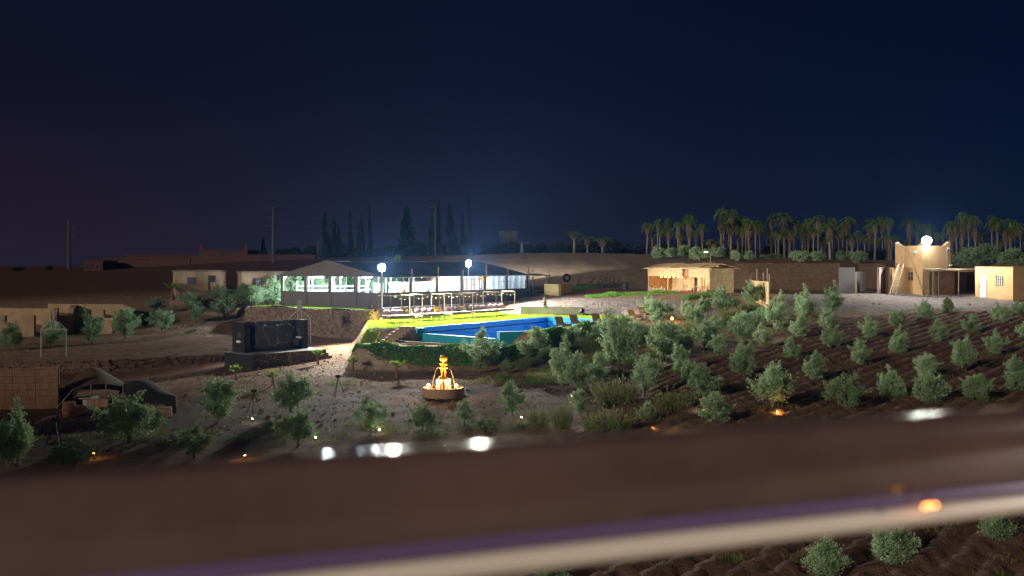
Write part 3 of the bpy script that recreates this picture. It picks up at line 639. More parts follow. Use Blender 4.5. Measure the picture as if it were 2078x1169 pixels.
mbs = [emat('bulb_red', (1, .15, .05), 1.5), emat('bulb_green', (.3, 1, .2), 1.2), emat('bulb_yellow', (1, .7, .15), 1.8)]
for k in range(0, 60, 2): MB().ball((pts[k][0], pts[k][1], pts[k][2] - .04), .04, 6, 4).build('bulb', mbs[k // 2 % 3], fs)

# ------------------------------------------------------------------ pool
pool = thing('swimming_pool', 'empty bright blue swimming pool set into the lawn', 'pool', (0, 72, 7.4)); o3 = Vector((0, 72, 7.4))
RIM = 9.66
def pl(p, z): return (p[0] - o3.x, p[1] - o3.y, z - o3.z)
def pwall(name, a, b, z0, z1a, z1b, t, m, side=1):
    mm = MB(); d = (Vector(b) - Vector(a)).normalized(); n = Vector((-d.y, d.x)) * t * side
    A, B = Vector(a), Vector(b); q = [A, B, B + n, A + n]
    if side < 0: q = [A + n, B + n, B, A]; zz = [z1a, z1b, z1b, z1a]
    else: zz = [z1a, z1b, z1b, z1a]
    mm.hexa([pl(q[k], z0) for k in range(4)] + [pl(q[k], zz[k]) for k in range(4)]); return mm.build(name, m, pool)
A, B, E_, F_, G_, D_, A2 = POOL
pwall('far_wall', A, B, 7.2, RIM, RIM, .28, M_bluepool, 1)
d = (Vector(B) - Vector(A)).normalized(); n = Vector((d.y, -d.x)) * .22
pwall('wall_ledge', (Vector(A) + n), (Vector(B) + n - d * .1), 7.2, RIM - .42, RIM - .42, .215, M_bluepool, 1)
pwall('painted_shadow_gap', Vector(A) + n * .045 / .22 , Vector(B) + n * .045 / .22 - d * .3, RIM - .42, RIM - .36, RIM - .36, .04, mat('shadow_gap_blue', (.0, .07, .25), .7), 1)  # dark blue strip painted in for the shadow line above the ledge
pwall('end_wall', B, E_, 7.2, RIM, RIM, .28, M_bluepool, 1)
d2 = (Vector(E_) - Vector(B)).normalized(); n2 = Vector((d2.y, -d2.x)) * .22
pwall('wall_ledge', (Vector(B) + n2), (Vector(E_) + n2), 7.2, RIM - .42, RIM - .42, .215, M_bluepool, 1)
pwall('side_wall', E_, F_, 7.2, RIM, RIM, .26, M_bluepool, 1); pwall('side_wall', F_, G_, 7.2, RIM, RIM, .262, M_bluepool, 1)
pwall('near_block', G_, D_, 7.2, RIM, RIM, .5, M_teal, 1)
pwall('overflow_wall', D_, A2, 7.2, 9.22, 9.30, .3, M_teal, 1)
pwall('left_cheek', A2, A, 7.2, RIM, RIM, .55, M_teal, 1)
fl = [(-6.4, 69.8, 8.75), (-1, 65.9, 8.75), (0.6, 66.6, 8.6), (5.3, 74.5, 8.2), (7.0, 81, 7.9), (2.9, 84.7, 7.9), (-6.4, 70.4, 8.75)]
MB().poly([pl((p[0], p[1]), p[2]) for p in fl]).build('pool_floor', mat('pool_floor_blue', (.10, .40, .62), .6, .12, 1.0), pool)
kb = MB().wall((-8.3 - 0, 69.0 - 72), (-2.2, 64.55 - 72), 8.5 - o3.z, 8.86 - o3.z, .16).build('timber_kerb', M_wood, pool)

st = thing('earth_steps', 'short flight of timber-edged steps up to the lawn left of the pool', 'steps', (-8.3, 68.2, 8.78), math.radians(-24))
for k in range(6): MB().box((.10 * k, .30 * k - .2, .09 + .17 * k), (1.15, .34, .18)).build('tread', M_wood, st)

# pale block wall behind the lawn, and small things on it
bw = thing('block_wall', 'low pale concrete block wall between the lawn and the gravel yard', 'wall', (.8, 89.2, 9.5))
for k in range(8):
    a_, b_ = Vector((.8, 89.2)), Vector((6.4, 87.7)); p, q = a_ + (b_ - a_) * k / 8, a_ + (b_ - a_) * (k + .985) / 8
    MB().wall(p - Vector((.8, 89.2)), q - Vector((.8, 89.2)), -.2, .92 - .02 * (k % 2), .25).build('block_panel', M_pale, bw)
def statue(label, loc, s, m):
    o = thing('seated_statue', label, 'statue', loc, math.radians(200), None, s)
    MB().box((0, 0, .06), (.5, .42, .12)).build('plinth', M_pale, o)
    b = MB().ball((0, -.05, .22), .24, 12, 8, (1.15, .9, .45)).ball((-.16, -.14, .20), .12, 8, 6, (1.2, .9, .6)).ball((.16, -.14, .20), .12, 8, 6, (1.2, .9, .6))
    b.lathe((0, .02, 0), [(.17, .22), (.15, .34), (.17, .46), (.13, .56), (.055, .60), (.05, .64), (.09, .68), (.10, .75), (.08, .82), (.04, .87), (.025, .92), (.001, .95)], 12)
    b.tube([(-.17, 0, .52), (-.21, -.06, .38), (-.10, -.17, .28)], [.055, .05, .04], 7).tube([(.17, 0, .52), (.21, -.06, .38), (.10, -.17, .28)], [.055, .05, .04], 7)
    b.build('figure', m, o, True); return o
s1 = PX(752, 629, 80.2); statue('small dark seated statue on the stone wall corner', (s1[0], s1[1], 10.42), 1.0, mat('dark_bronze', (.08, .075, .07), .5))
statue('small pale seated statue on the block wall by the gravel', (PX(1105, 628, 88.3)[0], 88.3, 10.4), .95, M_stone)
sb = G(1180, 641); gb = thing('ground_spotlight', 'dark spotlight on a short stand at the edge of the lawn', 'spotlight', sb)
q = MB().lathe((0, 0, 0), [(.01, -.2), (.14, -.2), (.2, .2), (.17, .2), (.1, -.1)], 12).build('head', M_iron, gb); q.location = (0, 0, .42); q.rotation_euler = (math.radians(70), 0, math.radians(40))
MB().tube([(-.2, 0, 0), (0, 0, .35), (.25, 0, 0)], .03).build('bracket', M_iron, gb)

# sun loungers by the pool
def lounger(label, px, py, rz):
    p = G(px, py); o = thing('pool_chair', label, 'lounge chair', p, rz, 'wooden lounge chairs along the pool', .85)
    for sx in (-1, 1):
        MB().box((sx * .36, 0, .30), (.06, 1.5, .09)).build('side_rail', M_teak, o); MB().box((sx * .38, .15, .56), (.08, .75, .05)).build('armrest', M_teak, o)
        for y in (-.62, .5): MB().box((sx * .36, y, .14), (.07, .08, .29)).build('leg', M_teak, o)
        MB().box((sx * .38, .48, .42), (.06, .07, .26)).build('arm_post', M_teak, o)
    MB().box((0, -.1, .39), (.66, 1.25, .10)).build('seat_cushion', M_cream, o)
    bk = thing_part('backrest', o, (0, .55, .42), (math.radians(-28), 0, 0))
    return o
def thing_part(name, parent, loc, rot):
    b = MB().box((0, 0, .70), (.74, .05, .07)).box((0, 0, .04), (.74, .05, .07))
    for k in range(6): b.box((-.3 + .12 * k, 0, .37), (.07, .035, .62))
    q = b.build(name, M_teak, parent); q.location = loc; q.rotation_euler = rot
    c = MB().box((0, -.07, .38), (.62, .09, .66)).build('back_cushion', M_cream, q); return q
for k, (px, py, l) in enumerate([(1143, 668, 'nearest the pool corner, first from left'), (1172, 664, 'second from left along the pool'), (1216, 660, 'third from left on the lawn strip'), (1241, 655, 'fourth from left, lying lower in the grass'), (1289, 650, 'fifth from left among the olives'), (1311, 645, 'last on the right beside the gravel')]):
    lounger('brown wooden lounge chair with a pale cushion, ' + l, px, py, math.radians(150 if k < 4 else 140))
# ------------------------------------------------------------------ fountain
fp = G(900, 803); fp.z -= .04
fo = thing('fountain', 'round stone fountain with a gilded column, globe and striped pedestal', 'fountain', fp)
MB().lathe((0, 0, 0), [(1.085, -.2), (1.085, .46), (1.07, .49), (.93, .49), (.92, .46), (.92, .12), (.001, .12)], 48).build('basin', M_dstone, fo)
def stripe_ring(r, n, z0, z1, inward, share=1.0):
    for k in range(n):
        t = 2 * math.pi * (k + .5) / n; wd = 2 * math.pi * r / n * .94
        MB().box((r * math.cos(t), r * math.sin(t), (z0 + z1) / 2), (.03, wd, z1 - z0), t).build('tile', M_tilew if k % 2 else M_tileb, fo)
MB().lathe((0, 0, 0), [(.345, .1), (.345, .91), (.001, .915)], 24).build('pedestal', M_tileb, fo)
stripe_ring(.355, 24, .12, .90, False); stripe_ring(.90, 40, .14, .455, True)
MB().lathe((0, 0, 0), [(.30, .915), (.30, .95), (.24, 1.0), (.20, 1.02)], 20).build('column_base', M_gold, fo, True)
for k in range(4):
    t = math.pi / 4 + k * math.pi / 2; c, s = math.cos(t), math.sin(t)
    MB().lathe((c * .105, s * .105, 0), [(.06, 1.0), (.075, 1.05), (.062, 1.12), (.058, 1.40), (.075, 1.47), (.055, 1.52), (.05, 1.66), (.08, 1.72), (.03, 1.76)], 10).build('column_shaft', M_gold, fo, True)
    MB().ball((c * .21, s * .21, 1.50), .055, 8, 6).ball((c * .20, s * .20, 1.68), .05, 8, 6).tube([(c * .1, s * .1, 1.42), (c * .21, s * .21, 1.50)], .03).build('knob', M_gold, fo, True)
MB().lathe((0, 0, 0), [(.001, 1.72), (.14, 1.74), (.12, 1.78), (.05, 1.80)], 14).build('globe_seat', M_gold, fo, True)
MB().ball((0, 0, 1.965), .20, 24, 16).build('globe', mat('amber_globe', (.85, .42, .07), .25, .3, 3, metal=.15), fo, True)
M_water = mat('water_jet', (.45, .40, .34), .3, .1, 5, spec=.4)
for s in (-1, 1):
    pts = [(s * (.20 + .42 * t), -.1 * t, 1.47 + .12 * math.sin(t * 2.4) - 1.3 * t ** 2.2) for t in [k / 10 for k in range(11)]]
    MB().tube(pts, .005, 6).build('water_jet', M_water, fo)
MB().lathe((0, 0, 0), [(.91, .30), (.36, .30)], 32).build('basin_water', mat('basin_water', (.10, .08, .06), .08, .2, 3, spec=.6), fo)
M_amb = emat('amber_bulb', (1.0, .50, .13), 60)
for x, y in ((-.75, -.30), (.68, -.30)):
    b = MB().ball((x, y, .60), .075, 10, 8).build('bulb', M_amb, fo); MB().tube([(x, y, .12), (x, y, .56)], .025).build('bulb_holder', M_iron, fo)
    lamp('POINT', (x * 1.0, y - .07, .66), 130, (1.0, .46, .12), fo, .05)
for x, y in ((-.45, -.5), (.45, -.5), (0, .55)):  # assumed uplights hidden in the basin, added to light the gilded column
    MB().lathe((x, y, 0), [(.06, .30), (.07, .36), (.05, .37)], 10).build('uplight', M_iron, fo)
    lamp('SPOT', (x, y, .40), 1100, (1.0, .50, .12), fo, .04, (-x * .75, -y * .75, 1.15), 60, .5)

# ------------------------------------------------------------------ black wash block
def veined():
    m = bpy.data.materials.new('veined_black_marble'); m.use_nodes = True; t = m.node_tree; b = t.nodes['Principled BSDF']; b.inputs['Roughness'].default_value = .35
    tcn = t.nodes.new('ShaderNodeTexCoord'); n1 = t.nodes.new('ShaderNodeTexNoise'); n1.inputs['Scale'].default_value = 1.3; n1.inputs['Detail'].default_value = 4
    t.links.new(tcn.outputs['Object'], n1.inputs['Vector'])
    vo = t.nodes.new('ShaderNodeTexVoronoi'); vo.feature = 'DISTANCE_TO_EDGE'; vo.inputs['Scale'].default_value = 1.6
    mx = t.nodes.new('ShaderNodeMix'); mx.data_type = 'RGBA'; mx.inputs['Factor'].default_value = .35; t.links.new(tcn.outputs['Object'], mx.inputs['A']); t.links.new(n1.outputs['Color'], mx.inputs['B'])
    t.links.new(mx.outputs['Result'], vo.inputs['Vector'])
    r = t.nodes.new('ShaderNodeValToRGB'); r.color_ramp.elements[0].position = 0; r.color_ramp.elements[0].color = (.38, .33, .28, 1); r.color_ramp.elements[1].position = .03; r.color_ramp.elements[1].color = (.075, .07, .068, 1)
    t.links.new(vo.outputs['Distance'], r.inputs[0]); t.links.new(r.outputs[0], b.inputs['Base Color']); return m
M_vein = veined()
bk0 = (-17.0, 65.1); BA = math.atan2(.74, .67); BZ = 7.2
blk = thing('wash_block', 'black marble-clad wash block on a raised black plinth', 'wash block', (*bk0, BZ), BA)
MB().box((3.0, 1.65, .45), (6.0, 3.3, 1.06)).build('plinth', M_blackc, blk)
MB().box((3.0, 1.65, .992), (6.1, 3.4, .03)).build('plinth_top', mat('grey_screed', (.24, .24, .24), .7, .2, 3), blk)
MB().box((3.0, -.012, .42), (5.96, .03, 1.1)).build('plinth_cladding', M_vein, blk)
T0, T1 = 1.01, 3.02
MB().box((.62, 2.3, (T0 + T1) / 2), (.36, 1.45, T1 - T0)).build('wing_wall', M_blackc, blk)
MB().box((5.28, 1.95, (T0 + T1) / 2), (.36, 1.1, T1 - T0)).build('wing_wall', M_blackc, blk)
MB().box((3.42, 2.80, (T0 + T1) / 2 - .02), (3.4, .9, T1 - T0 - .04)).build('main_wall', M_blackc, blk)
MB().box((3.42, 2.335, (T0 + T1) / 2), (3.3, .03, T1 - T0 - .02)).build('marble_slab', M_vein, blk)
MB().box((1.26, 2.95, (T0 + T1) / 2 - .02), (.9, .2, T1 - T0 - .04)).build('recess_wall', M_blackc, blk)
dd = MB().box((1.33, 2.81, T0 + .76), (.62, .05, 1.5)).build('door', mat('tan_door', (.45, .30, .16), .6, .2, 6, stretch=(8, 1, 1)), blk); MB().box((1.55, 2.77, T0 + .75), (.05, .05, .12)).build('handle', M_grey, dd)
for x in (2.4, 3.4, 4.4):
    MB().tube([(x, 2.30, T1 - .32), (x, 2.05, T1 - .28)], .02).lathe((x, 2.05, T1 - .34), [(.09, 0), (.02, .06)], 10).build('shower_head', M_grey, blk)
    MB().tube([(x - .1, 2.30, T0 + .95), (x - .1, 2.2, T0 + .95)], .035).build('tap', M_grey, blk)
MB().box((.40, 2.15, T0 + .72), (.12, .5, .14)).build('sink', M_white, blk); MB().box((.435, 2.15, T0 + 1.15), (.02, .45, .35)).build('mirror', mat('dim_mirror', (.3, .3, .32), .1, .05, metal=.8), blk)
MB().box((5.02, 1.85, T0 + .78), (.18, .5, .14)).build('sink', M_white, blk); MB().box((5.09, 1.95, T0 + 1.15), (.02, .45, .5)).build('mirror', MATS['dim_mirror'], blk); MB().box((4.96, 2.15, T0 + .4), (.25, .35, .45)).build('bin', M_grey, blk)
for k in range(4): MB().box((6.15 + .28 * k, 1.1, .81 - .22 * k - .2), (.5, 1.7, .22)).build('step', mat('brown_step', (.26, .17, .11), .9), blk)

# ------------------------------------------------------------------ basketball stands
def hoop(label, loc, rz, braced):
    o = thing('basketball_stand', label, 'basketball stand', loc, rz, 'basketball stands on the bare yard')
    for s in (-1, 1):
        MB().tube([(s * .85, 0, -.1), (s * .85, 0, 1.95)], .035).build('leg', M_grey, o); MB().tube([(s * .85, 0, 1.95), (s * .16, 0, 2.65)], .028).build('brace', M_grey, o); MB().tube([(s * .16, 0, 1.95), (s * .16, 0, 2.7)], .028).build('upright', M_grey, o)
    MB().tube([(-.9, 0, 1.95), (.9, 0, 1.95)], .035).build('crossbar', M_grey, o)
    b = MB().box((0, 0, 0), (1.05, .05, .85)).build('backboard', mat('grey_board', (.30, .30, .30), .7, .1), o); b.location = (0, 0, 3.0); b.rotation_euler = (0, 0, math.radians(-66))
    q = MB(); c = Vector((0, 0, 0)); pts = [(.24 * math.cos(t * math.pi / 8), .24 * math.sin(t * math.pi / 8), 0) for t in range(17)]; q.tube(pts, .015, 5); r = q.build('hoop', M_redwall, b); r.location = (0, .28, -.3)
    return o
hp = PX(608, 700, 78); hoop('basketball stand with grey backboard behind the black wash block', (hp[0], 78, 7.9), math.radians(5), 1)
hl = G(109, 726); hoop('basketball stand with thin legs among the olives at far left', hl, math.radians(5), 0)

# ------------------------------------------------------------------ tents, reed fence, pots, benches
def sheet(name, rows, m, parent, nsub=5):
    """cloth through rows of control points (Catmull-like blend via repeated midpoint smoothing)"""
    P = np.array(rows, float)
    for _ in range(nsub):
        for ax in (0, 1):
            n = P.shape[ax]
            if n > 40: continue
            Q_ = np.repeat(P, 2, axis=ax); sl = lambda a, b: tuple(slice(None) if k != ax else slice(a, b, 2) for k in range(3))
            A_ = np.take(P, np.minimum(np.arange(n) + 1, n - 1), axis=ax); B_ = np.take(P, np.maximum(np.arange(n) - 1, 0), axis=ax)
            ev = (P * 6 + A_ + B_) / 8; od = (P + A_) / 2
            e0 = [slice(None)] * 3; e0[ax] = 0; e1 = [slice(None)] * 3; e1[ax] = n - 1; ev[tuple(e0)] = P[tuple(e0)]; ev[tuple(e1)] = P[tuple(e1)]
            Q_[sl(0, None)] = ev; Q_[sl(1, None)] = od
            P = np.delete(Q_, 2 * n - 1, axis=ax)
    a, b = P.shape[:2]; I = np.arange(a * b).reshape(a, b); Q = np.stack([I[:-1, :-1], I[:-1, 1:], I[1:, 1:], I[1:, :-1]], -1).reshape(-1, 4)
    me = arr_mesh(name, P.reshape(-1, 3), Q); me.polygons.foreach_set('use_smooth', [True] * len(me.polygons)); return link(name, me, m, parent)
tp = G(300, 838)
def tl(px, py, Y): p = PX(px, py, Y); return (p[0] - tp.x, p[1] - tp.y, p[2] - tp.z)
tent = thing('black_tent', 'black woollen nomad tent with a scalloped open side and guy ropes', 'tent', tp)
Y0 = tp.y
sheet('tent_cloth', [
    [tl(240, 800, Y0 + 5), tl(262, 795, Y0 + 5.2), tl(290, 795, Y0 + 5.2), tl(320, 800, Y0 + 5), tl(352, 812, Y0 + 4.6)],
    [tl(246, 783, Y0 + 2.8), tl(262, 766, Y0 + 2.8), tl(290, 761, Y0 + 2.8), tl(312, 767, Y0 + 2.8), tl(345, 797, Y0 + 2.6)],
    [tl(252, 786, Y0 + 1.6), tl(266, 779, Y0 + 1.5), tl(292, 777, Y0 + 1.4), tl(318, 786, Y0 + 1.3), tl(350, 800, Y0 + 1.2)],
    [tl(255, 803, Y0 + .2), tl(270, 806, Y0), tl(300, 810, Y0), tl(330, 806, Y0), tl(358, 801, Y0)],
    [tl(257, 838, Y0 - .1), tl(268, 818, Y0 - .1), tl(300, 816, Y0 - .1), tl(336, 818, Y0 - .1), tl(358, 846, Y0 - .1)]], M_tent, tent)
for px, p0, p1 in ((358, 801, 846), (256, 803, 842), (300, 764, 838)): MB().tube([tl(px, p0, Y0 + (2.6 if px == 300 else 0)), tl(px, p1, Y0 + (2.6 if px == 300 else 0))], .03).build('tent_pole', M_wood, tent)
for q_ in ((406, 845, Y0 + .2), (395, 836, Y0 + 2)): MB().tube([tl(358, 801, Y0), tl(*q_)], .012, 4).build('guy_rope', M_bamboo, tent)
tp2 = G(180, 826)
tent2 = thing('brown_tent', 'brown peaked nomad tent behind the black tent', 'tent', tp2); Y1 = tp2.y
def tl2(px, py, Y): p = PX(px, py, Y); return (p[0] - tp2.x, p[1] - tp2.y, p[2] - tp2.z)
sheet('tent_cloth', [
    [tl2(120, 800, Y1 + 4.5), tl2(160, 790, Y1 + 5), tl2(195, 790, Y1 + 5), tl2(225, 790, Y1 + 5), tl2(250, 795, Y1 + 4.5)],
    [tl2(130, 785, Y1 + 3), tl2(165, 742, Y1 + 3), tl2(190, 727, Y1 + 3), tl2(214, 748, Y1 + 3), tl2(250, 774, Y1 + 3)],
    [tl2(122, 792, Y1 + 1.5), tl2(160, 770, Y1 + 1.6), tl2(190, 755, Y1 + 1.6), tl2(222, 765, Y1 + 1.6), tl2(252, 776, Y1 + 1.4)],
    [tl2(108, 795, Y1 + .3), tl2(150, 792, Y1 + .1), tl2(186, 779, Y1), tl2(225, 780, Y1), tl2(250, 784, Y1)]], M_tentb, tent2)
sheet('side_flap', [[tl2(106, 788, Y1 + 1.6), tl2(118, 788, Y1 + .8), tl2(150, 786, Y1 + .1), tl2(168, 784, Y1)], [tl2(104, 825, Y1 + 1.6), tl2(116, 829, Y1 + .8), tl2(130, 826, Y1 + .4), tl2(140, 822, Y1 + .2)]], M_tent, tent2)
for px in (185, 215, 250): MB().tube([tl2(px, 780, Y1), tl2(px, 826, Y1)], .03).build('tent_pole', M_wood, tent2)
MB().tube([tl2(150, 788, Y1), tl2(100, 845, Y1 - .6)], .012, 4).build('guy_rope', M_bamboo, tent2)
def bench(label, px, py, w, rz=0.3):
    p = G(px, py); o = thing('striped_bench', label, 'bench', p, rz, 'striped benches under the tents')
    MB().box((0, 0, .2), (w, .5, .36)).build('base', M_redst, o); MB().box((0, 0, .41), (w - .04, .46, .08)).build('seat_pad', mat('dull_cushion', (.35, .26, .20), .9), o)
bench('long red striped bench under the front of the brown tent', 199, 826, 1.0); bench('short red striped seat between the two tents', 240, 829, .5); bench('red striped bench inside the black tent opening', 300, 842, .55); bench('wide red striped bench at the right of the black tent', 333, 846, .7)
p = G(180, 822); o = thing('low_round_table', 'low round pale-topped table under the brown tent', 'table', p)
MB().lathe((0, 0, 0), [(.001, .40), (.5, .40), (.5, .36), (.3, .34), (.25, 0)], 20).build('table_top', mat('pale_top', (.55, .48, .36), .7), o); MB().lathe((0, 0, 0), [(.2, 0), (.14, .33)], 12).build('leg', M_wood, o)
def barrel(label, px, py, m, s=1.0):
    o = thing('clay_jar', label, 'jar', G(px, py), 0, None, s); MB().lathe((0, 0, 0), [(.001, 0), (.24, 0), (.30, .2), (.31, .45), (.27, .68), (.29, .72), (.24, .72), (.22, .60)], 16).build('body', m, o, True); MB().lathe((0, 0, 0), [(.315, .33), (.325, .36), (.315, .39)], 16).build('band', M_teak, o)
barrel('red clay jar on the bare ground left of the tents', 140, 847, mat('red_clay', (.34, .15, .10), .9)); barrel('red clay jar standing against the reed fence', 87, 826, MATS['red_clay'], .85)
rf0, rf1 = PZ_(-260, 835, 7.0), PZ_(118, 826, 7.02)
rf = thing('reed_fence', 'tall reddish reed fence beside the nomad tents', 'fence', (rf1[0], rf1[1], 7.0))
k = 8
for i in range(k):
    a, b = rf1 + (rf0 - rf1) * i / k, rf1 + (rf0 - rf1) * (i + .99) / k; MB().wall(Vector((a[0] - rf1[0], a[1] - rf1[1])), Vector((b[0] - rf1[0], b[1] - rf1[1])), -.1, 2.02 - .05 * (i % 2) - .02 * i, .05).build('reed_mat', M_reedr, rf)
    MB().tube([(a[0] - rf1[0], a[1] - rf1[1] + .06, -.1), (a[0] - rf1[0], a[1] - rf1[1] + .06, 2.1)], .035).build('post', M_wood, rf)

# tripod fire baskets
def tripod(label, px, py, s):
    o = thing('fire_tripod', label, 'fire basket', G(px, py), random.uniform(0, 2), 'tripod fire baskets', s)
    for k in range(3):
        t = k * 2.094; MB().tube([(.42 * math.cos(t), .42 * math.sin(t), 0), (-.09 * math.cos(t), -.09 * math.sin(t), 1.25)], .018, 5).build('leg', M_iron, o)
    MB().lathe((0, 0, 0), [(.05, 1.06), (.14, 1.10), (.16, 1.2)], 10).build('fire_bowl', M_iron, o)
tripod('black iron tripod fire basket left of the round olive by the path', 515, 838, .92); tripod('black iron tripod fire basket on the gravel near the fountain', 686, 806, .95); tripod('black iron tripod fire basket at the far left front', 113, 912, 1.05)

# ------------------------------------------------------------------ bamboo hut
HL = (14.0, 102.5); HA = math.atan2(-.84, .545); HZ = 11.40; HX, HYD = 8.9, 3.25
hut = thing('reed_hut', 'long reed-mat hut with an open front and hanging bulbs', 'hut', (*HL, HZ), HA)
def matp(name, a, b, z0, z1, parent=None, m=None, t=.04, z1b=None): return MB().wall(a, b, z0, z1, t, z1b).build(name, m or M_reed, parent or hut)
for k in range(4): matp('wall_mat', (HX * k / 4 + .02, HYD), (HX * (k + 1) / 4 - .02, HYD), 0, 2.25)
matp('wall_mat', (0, .1), (0, HYD), 0, 2.25); matp('wall_mat', (HX, .03), (HX, HYD * .5), 0, 2.35); matp('wall_mat', (HX, HYD * .5 + .02), (HX, HYD - .05), 0, 2.35)
matp('wall_mat', (6.0, 1.2), (HX - .1, 1.25), 0, 2.2); matp('wall_mat', (5.4, 1.25), (5.4, HYD - .1), 0, 2.2)
for a, b in ((0, 1.75), (1.78, 3.45), (3.48, 5.1)): matp('hanging_mat', (a, 0), (b, 0), 1.58, 2.33)
matp('hanging_mat', (5.12, .3), (6.05, .3), 1.58, 2.3, None, M_reedr)
for a, b in ((6.08, 7.45), (7.48, HX)): matp('hanging_mat', (a, 0), (b, 0), 1.5, 2.33)
for x in (0, 2.95, 4.75, 5.08, 6.4, 6.7, 7.2, 7.75, HX): MB().tube([(x, .08, -.15), (x + .02, .08, 2.35)], .05, 7).build('post', M_pole, hut)
for k in range(7):   # roof mats, laid unevenly
    a, b = -.2 + k * 9.3 / 7, -.2 + (k + 1) * 9.3 / 7 - .03; j = .04 * (k % 3)
    for y0, z0, y1, z1 in ((-.30, 2.36 + j, HYD / 2, 2.80 + j), (HYD / 2 + .02, 2.80 + j, HYD + .3, 2.36 + j)):
        MB().hexa([(a, y0, z0), (b, y0, z0 - .02), (b, y1, z1), (a, y1, z1), (a, y0, z0 + .05), (b, y0, z0 + .03), (b, y1, z1 + .05), (a, y1, z1 + .05)]).build('roof_mat', M_reed, hut)
for y, z in ((-.25, 2.34), (.7, 2.55), (HYD / 2, 2.76), (HYD - .6, 2.53), (HYD + .25, 2.34)): MB().tube([(-.5, y, z), (HX + .55, y, z)], .035).build('purlin', M_bamboo, hut)
for s in (0, 1): MB().tube([(HX + .02, -.1 if s == 0 else HYD + .1, 2.34), (HX + .02, HYD / 2, 2.76)], .035).build('gable_rafter', M_bamboo, hut)
M_hb = emat('hut_bulb', (1.0, .36, .06), 25)
for k in range(6):
    x = 1.9 + .62 * k; o = MB().ball((x, .15, 1.52), .07, 8, 6).build('bulb', M_hb, hut)
    lamp('POINT', (x, .25, 1.42), 14, (1.0, .52, .18), hut, .06)
lamp('POINT', (7.6, .7, 1.75), 60, (1.0, .72, .38), hut, .1)
lamp('POINT', (2.5, 1.2, 1.9), 40, (1.0, .62, .28), hut, .1)
ld = thing('hut_ladder', 'short wooden ladder leaning at the corner of the reed hut', 'ladder', (*[HL[i] + (HX - .05) * (.545, -.84)[i] + -.35 * (.84, .545)[i] for i in (0, 1)], HZ), HA)
for x in (-.32, .12): MB().tube([(x, -.1, 0), (x, .12, 1.5)], .035).build('rail', M_wood, ld)
for k in range(5): MB().tube([(-.34, -.08 + .04 * k, .2 + .28 * k), (.14, -.08 + .04 * k, .2 + .28 * k)], .028).build('rung', M_wood, ld)
def hl_(x, y, z=0): c, s = math.cos(HA), math.sin(HA); return (HL[0] + x * c - y * s, HL[1] + x * s + y * c, HZ + z)
for k, (x, y, lb) in enumerate(((4.3, .9, 'small wooden table in the open bay of the reed hut'), (7.0, .5, 'small wooden table in the bright bay of the reed hut'))):
    o = thing('wooden_table', lb, 'table', hl_(x, y), HA); MB().box((0, 0, .6), (.7, .6, .05)).build('table_top', M_bamboo, o)
    for sx in (-1, 1):
        for sy in (-1, 1): MB().box((sx * .3, sy * .25, .29), (.05, .05, .58)).build('leg', M_bamboo, o)
for k, (x, lb) in enumerate(((6.3, 'red low stool beside the bright bay table'), (8.2, 'red low stool at the right end of the hut'))):
    o = thing('low_stool', lb, 'stool', hl_(x, .35), HA); MB().lathe((0, 0, 0), [(.22, 0), (.25, .2), (.22, .4), (.001, .42)], 12).build('seat', M_redst, o); MB().lathe((0, 0, 0), [(.255, .18), (.262, .22), (.255, .26)], 12).build('band', M_teak, o)
pk = thing('picket_fence', 'low fence of uneven white pickets before the left bay of the hut', 'fence', hl_(0, -.1), HA)
for k in range(13): MB().tube([(.15 + .21 * k, 0, -.1), (.15 + .21 * k, 0, random.uniform(.3, .62))], .045, 6).build('picket', mat('bleached_stick', (.55, .45, .40), .9), pk)
pk = thing('picket_fence', 'low fence of white sticks between the olives below the hut', 'fence', G(1450, 642)); R = random.Random(5)
for k in range(11): MB().tube([(-1.0 + .2 * k, .1 * math.sin(k), -.1), (-1.0 + .2 * k + R.uniform(-.05, .05), .1 * math.sin(k), R.uniform(.5, .85))], .035, 6).build('picket', MATS['bleached_stick'], pk)
hs = thing('hut_steps', 'rough steps with stick handrails climbing to the reed hut', 'steps', hl_(5.6, -2.4, -.75), HA)
for k in range(5): MB().box((0, .45 * k, .08 + .16 * k), (1.3, .5, .16)).build('tread', M_pale, hs)
for x in (-.7, .7):
    for y in (0, 1.0, 2.0): MB().tube([(x, y, 0), (x, y, .75 + .34 * y)], .03).build('stick', M_pole, hs)
scr = thing('reed_screen', 'curved reed screen on tall poles right of the hut', 'screen', G(1548, 634))
q = [PX(x, 630, y) for x, y in ((1522, 92), (1535, 89.5), (1548, 87.5), (1556, 86), (1560, 84.5))]
for a, b in zip(q[:-1], q[1:]):
    MB().wall(Vector((a[0], a[1])) - scr.location.xy, Vector((b[0], b[1])) - scr.location.xy, 0, 2.55, .05).build('reed_mat', M_reed, scr)
for a, L in zip(q, (2.7, 3.6, 3.3, 3.7, 3.2)): MB().tube([(a[0] - scr.location.x, a[1] - scr.location.y - .08, -.1), (a[0] - scr.location.x + .05, a[1] - scr.location.y - .08, L)], .06).build('pole', M_wood, scr)

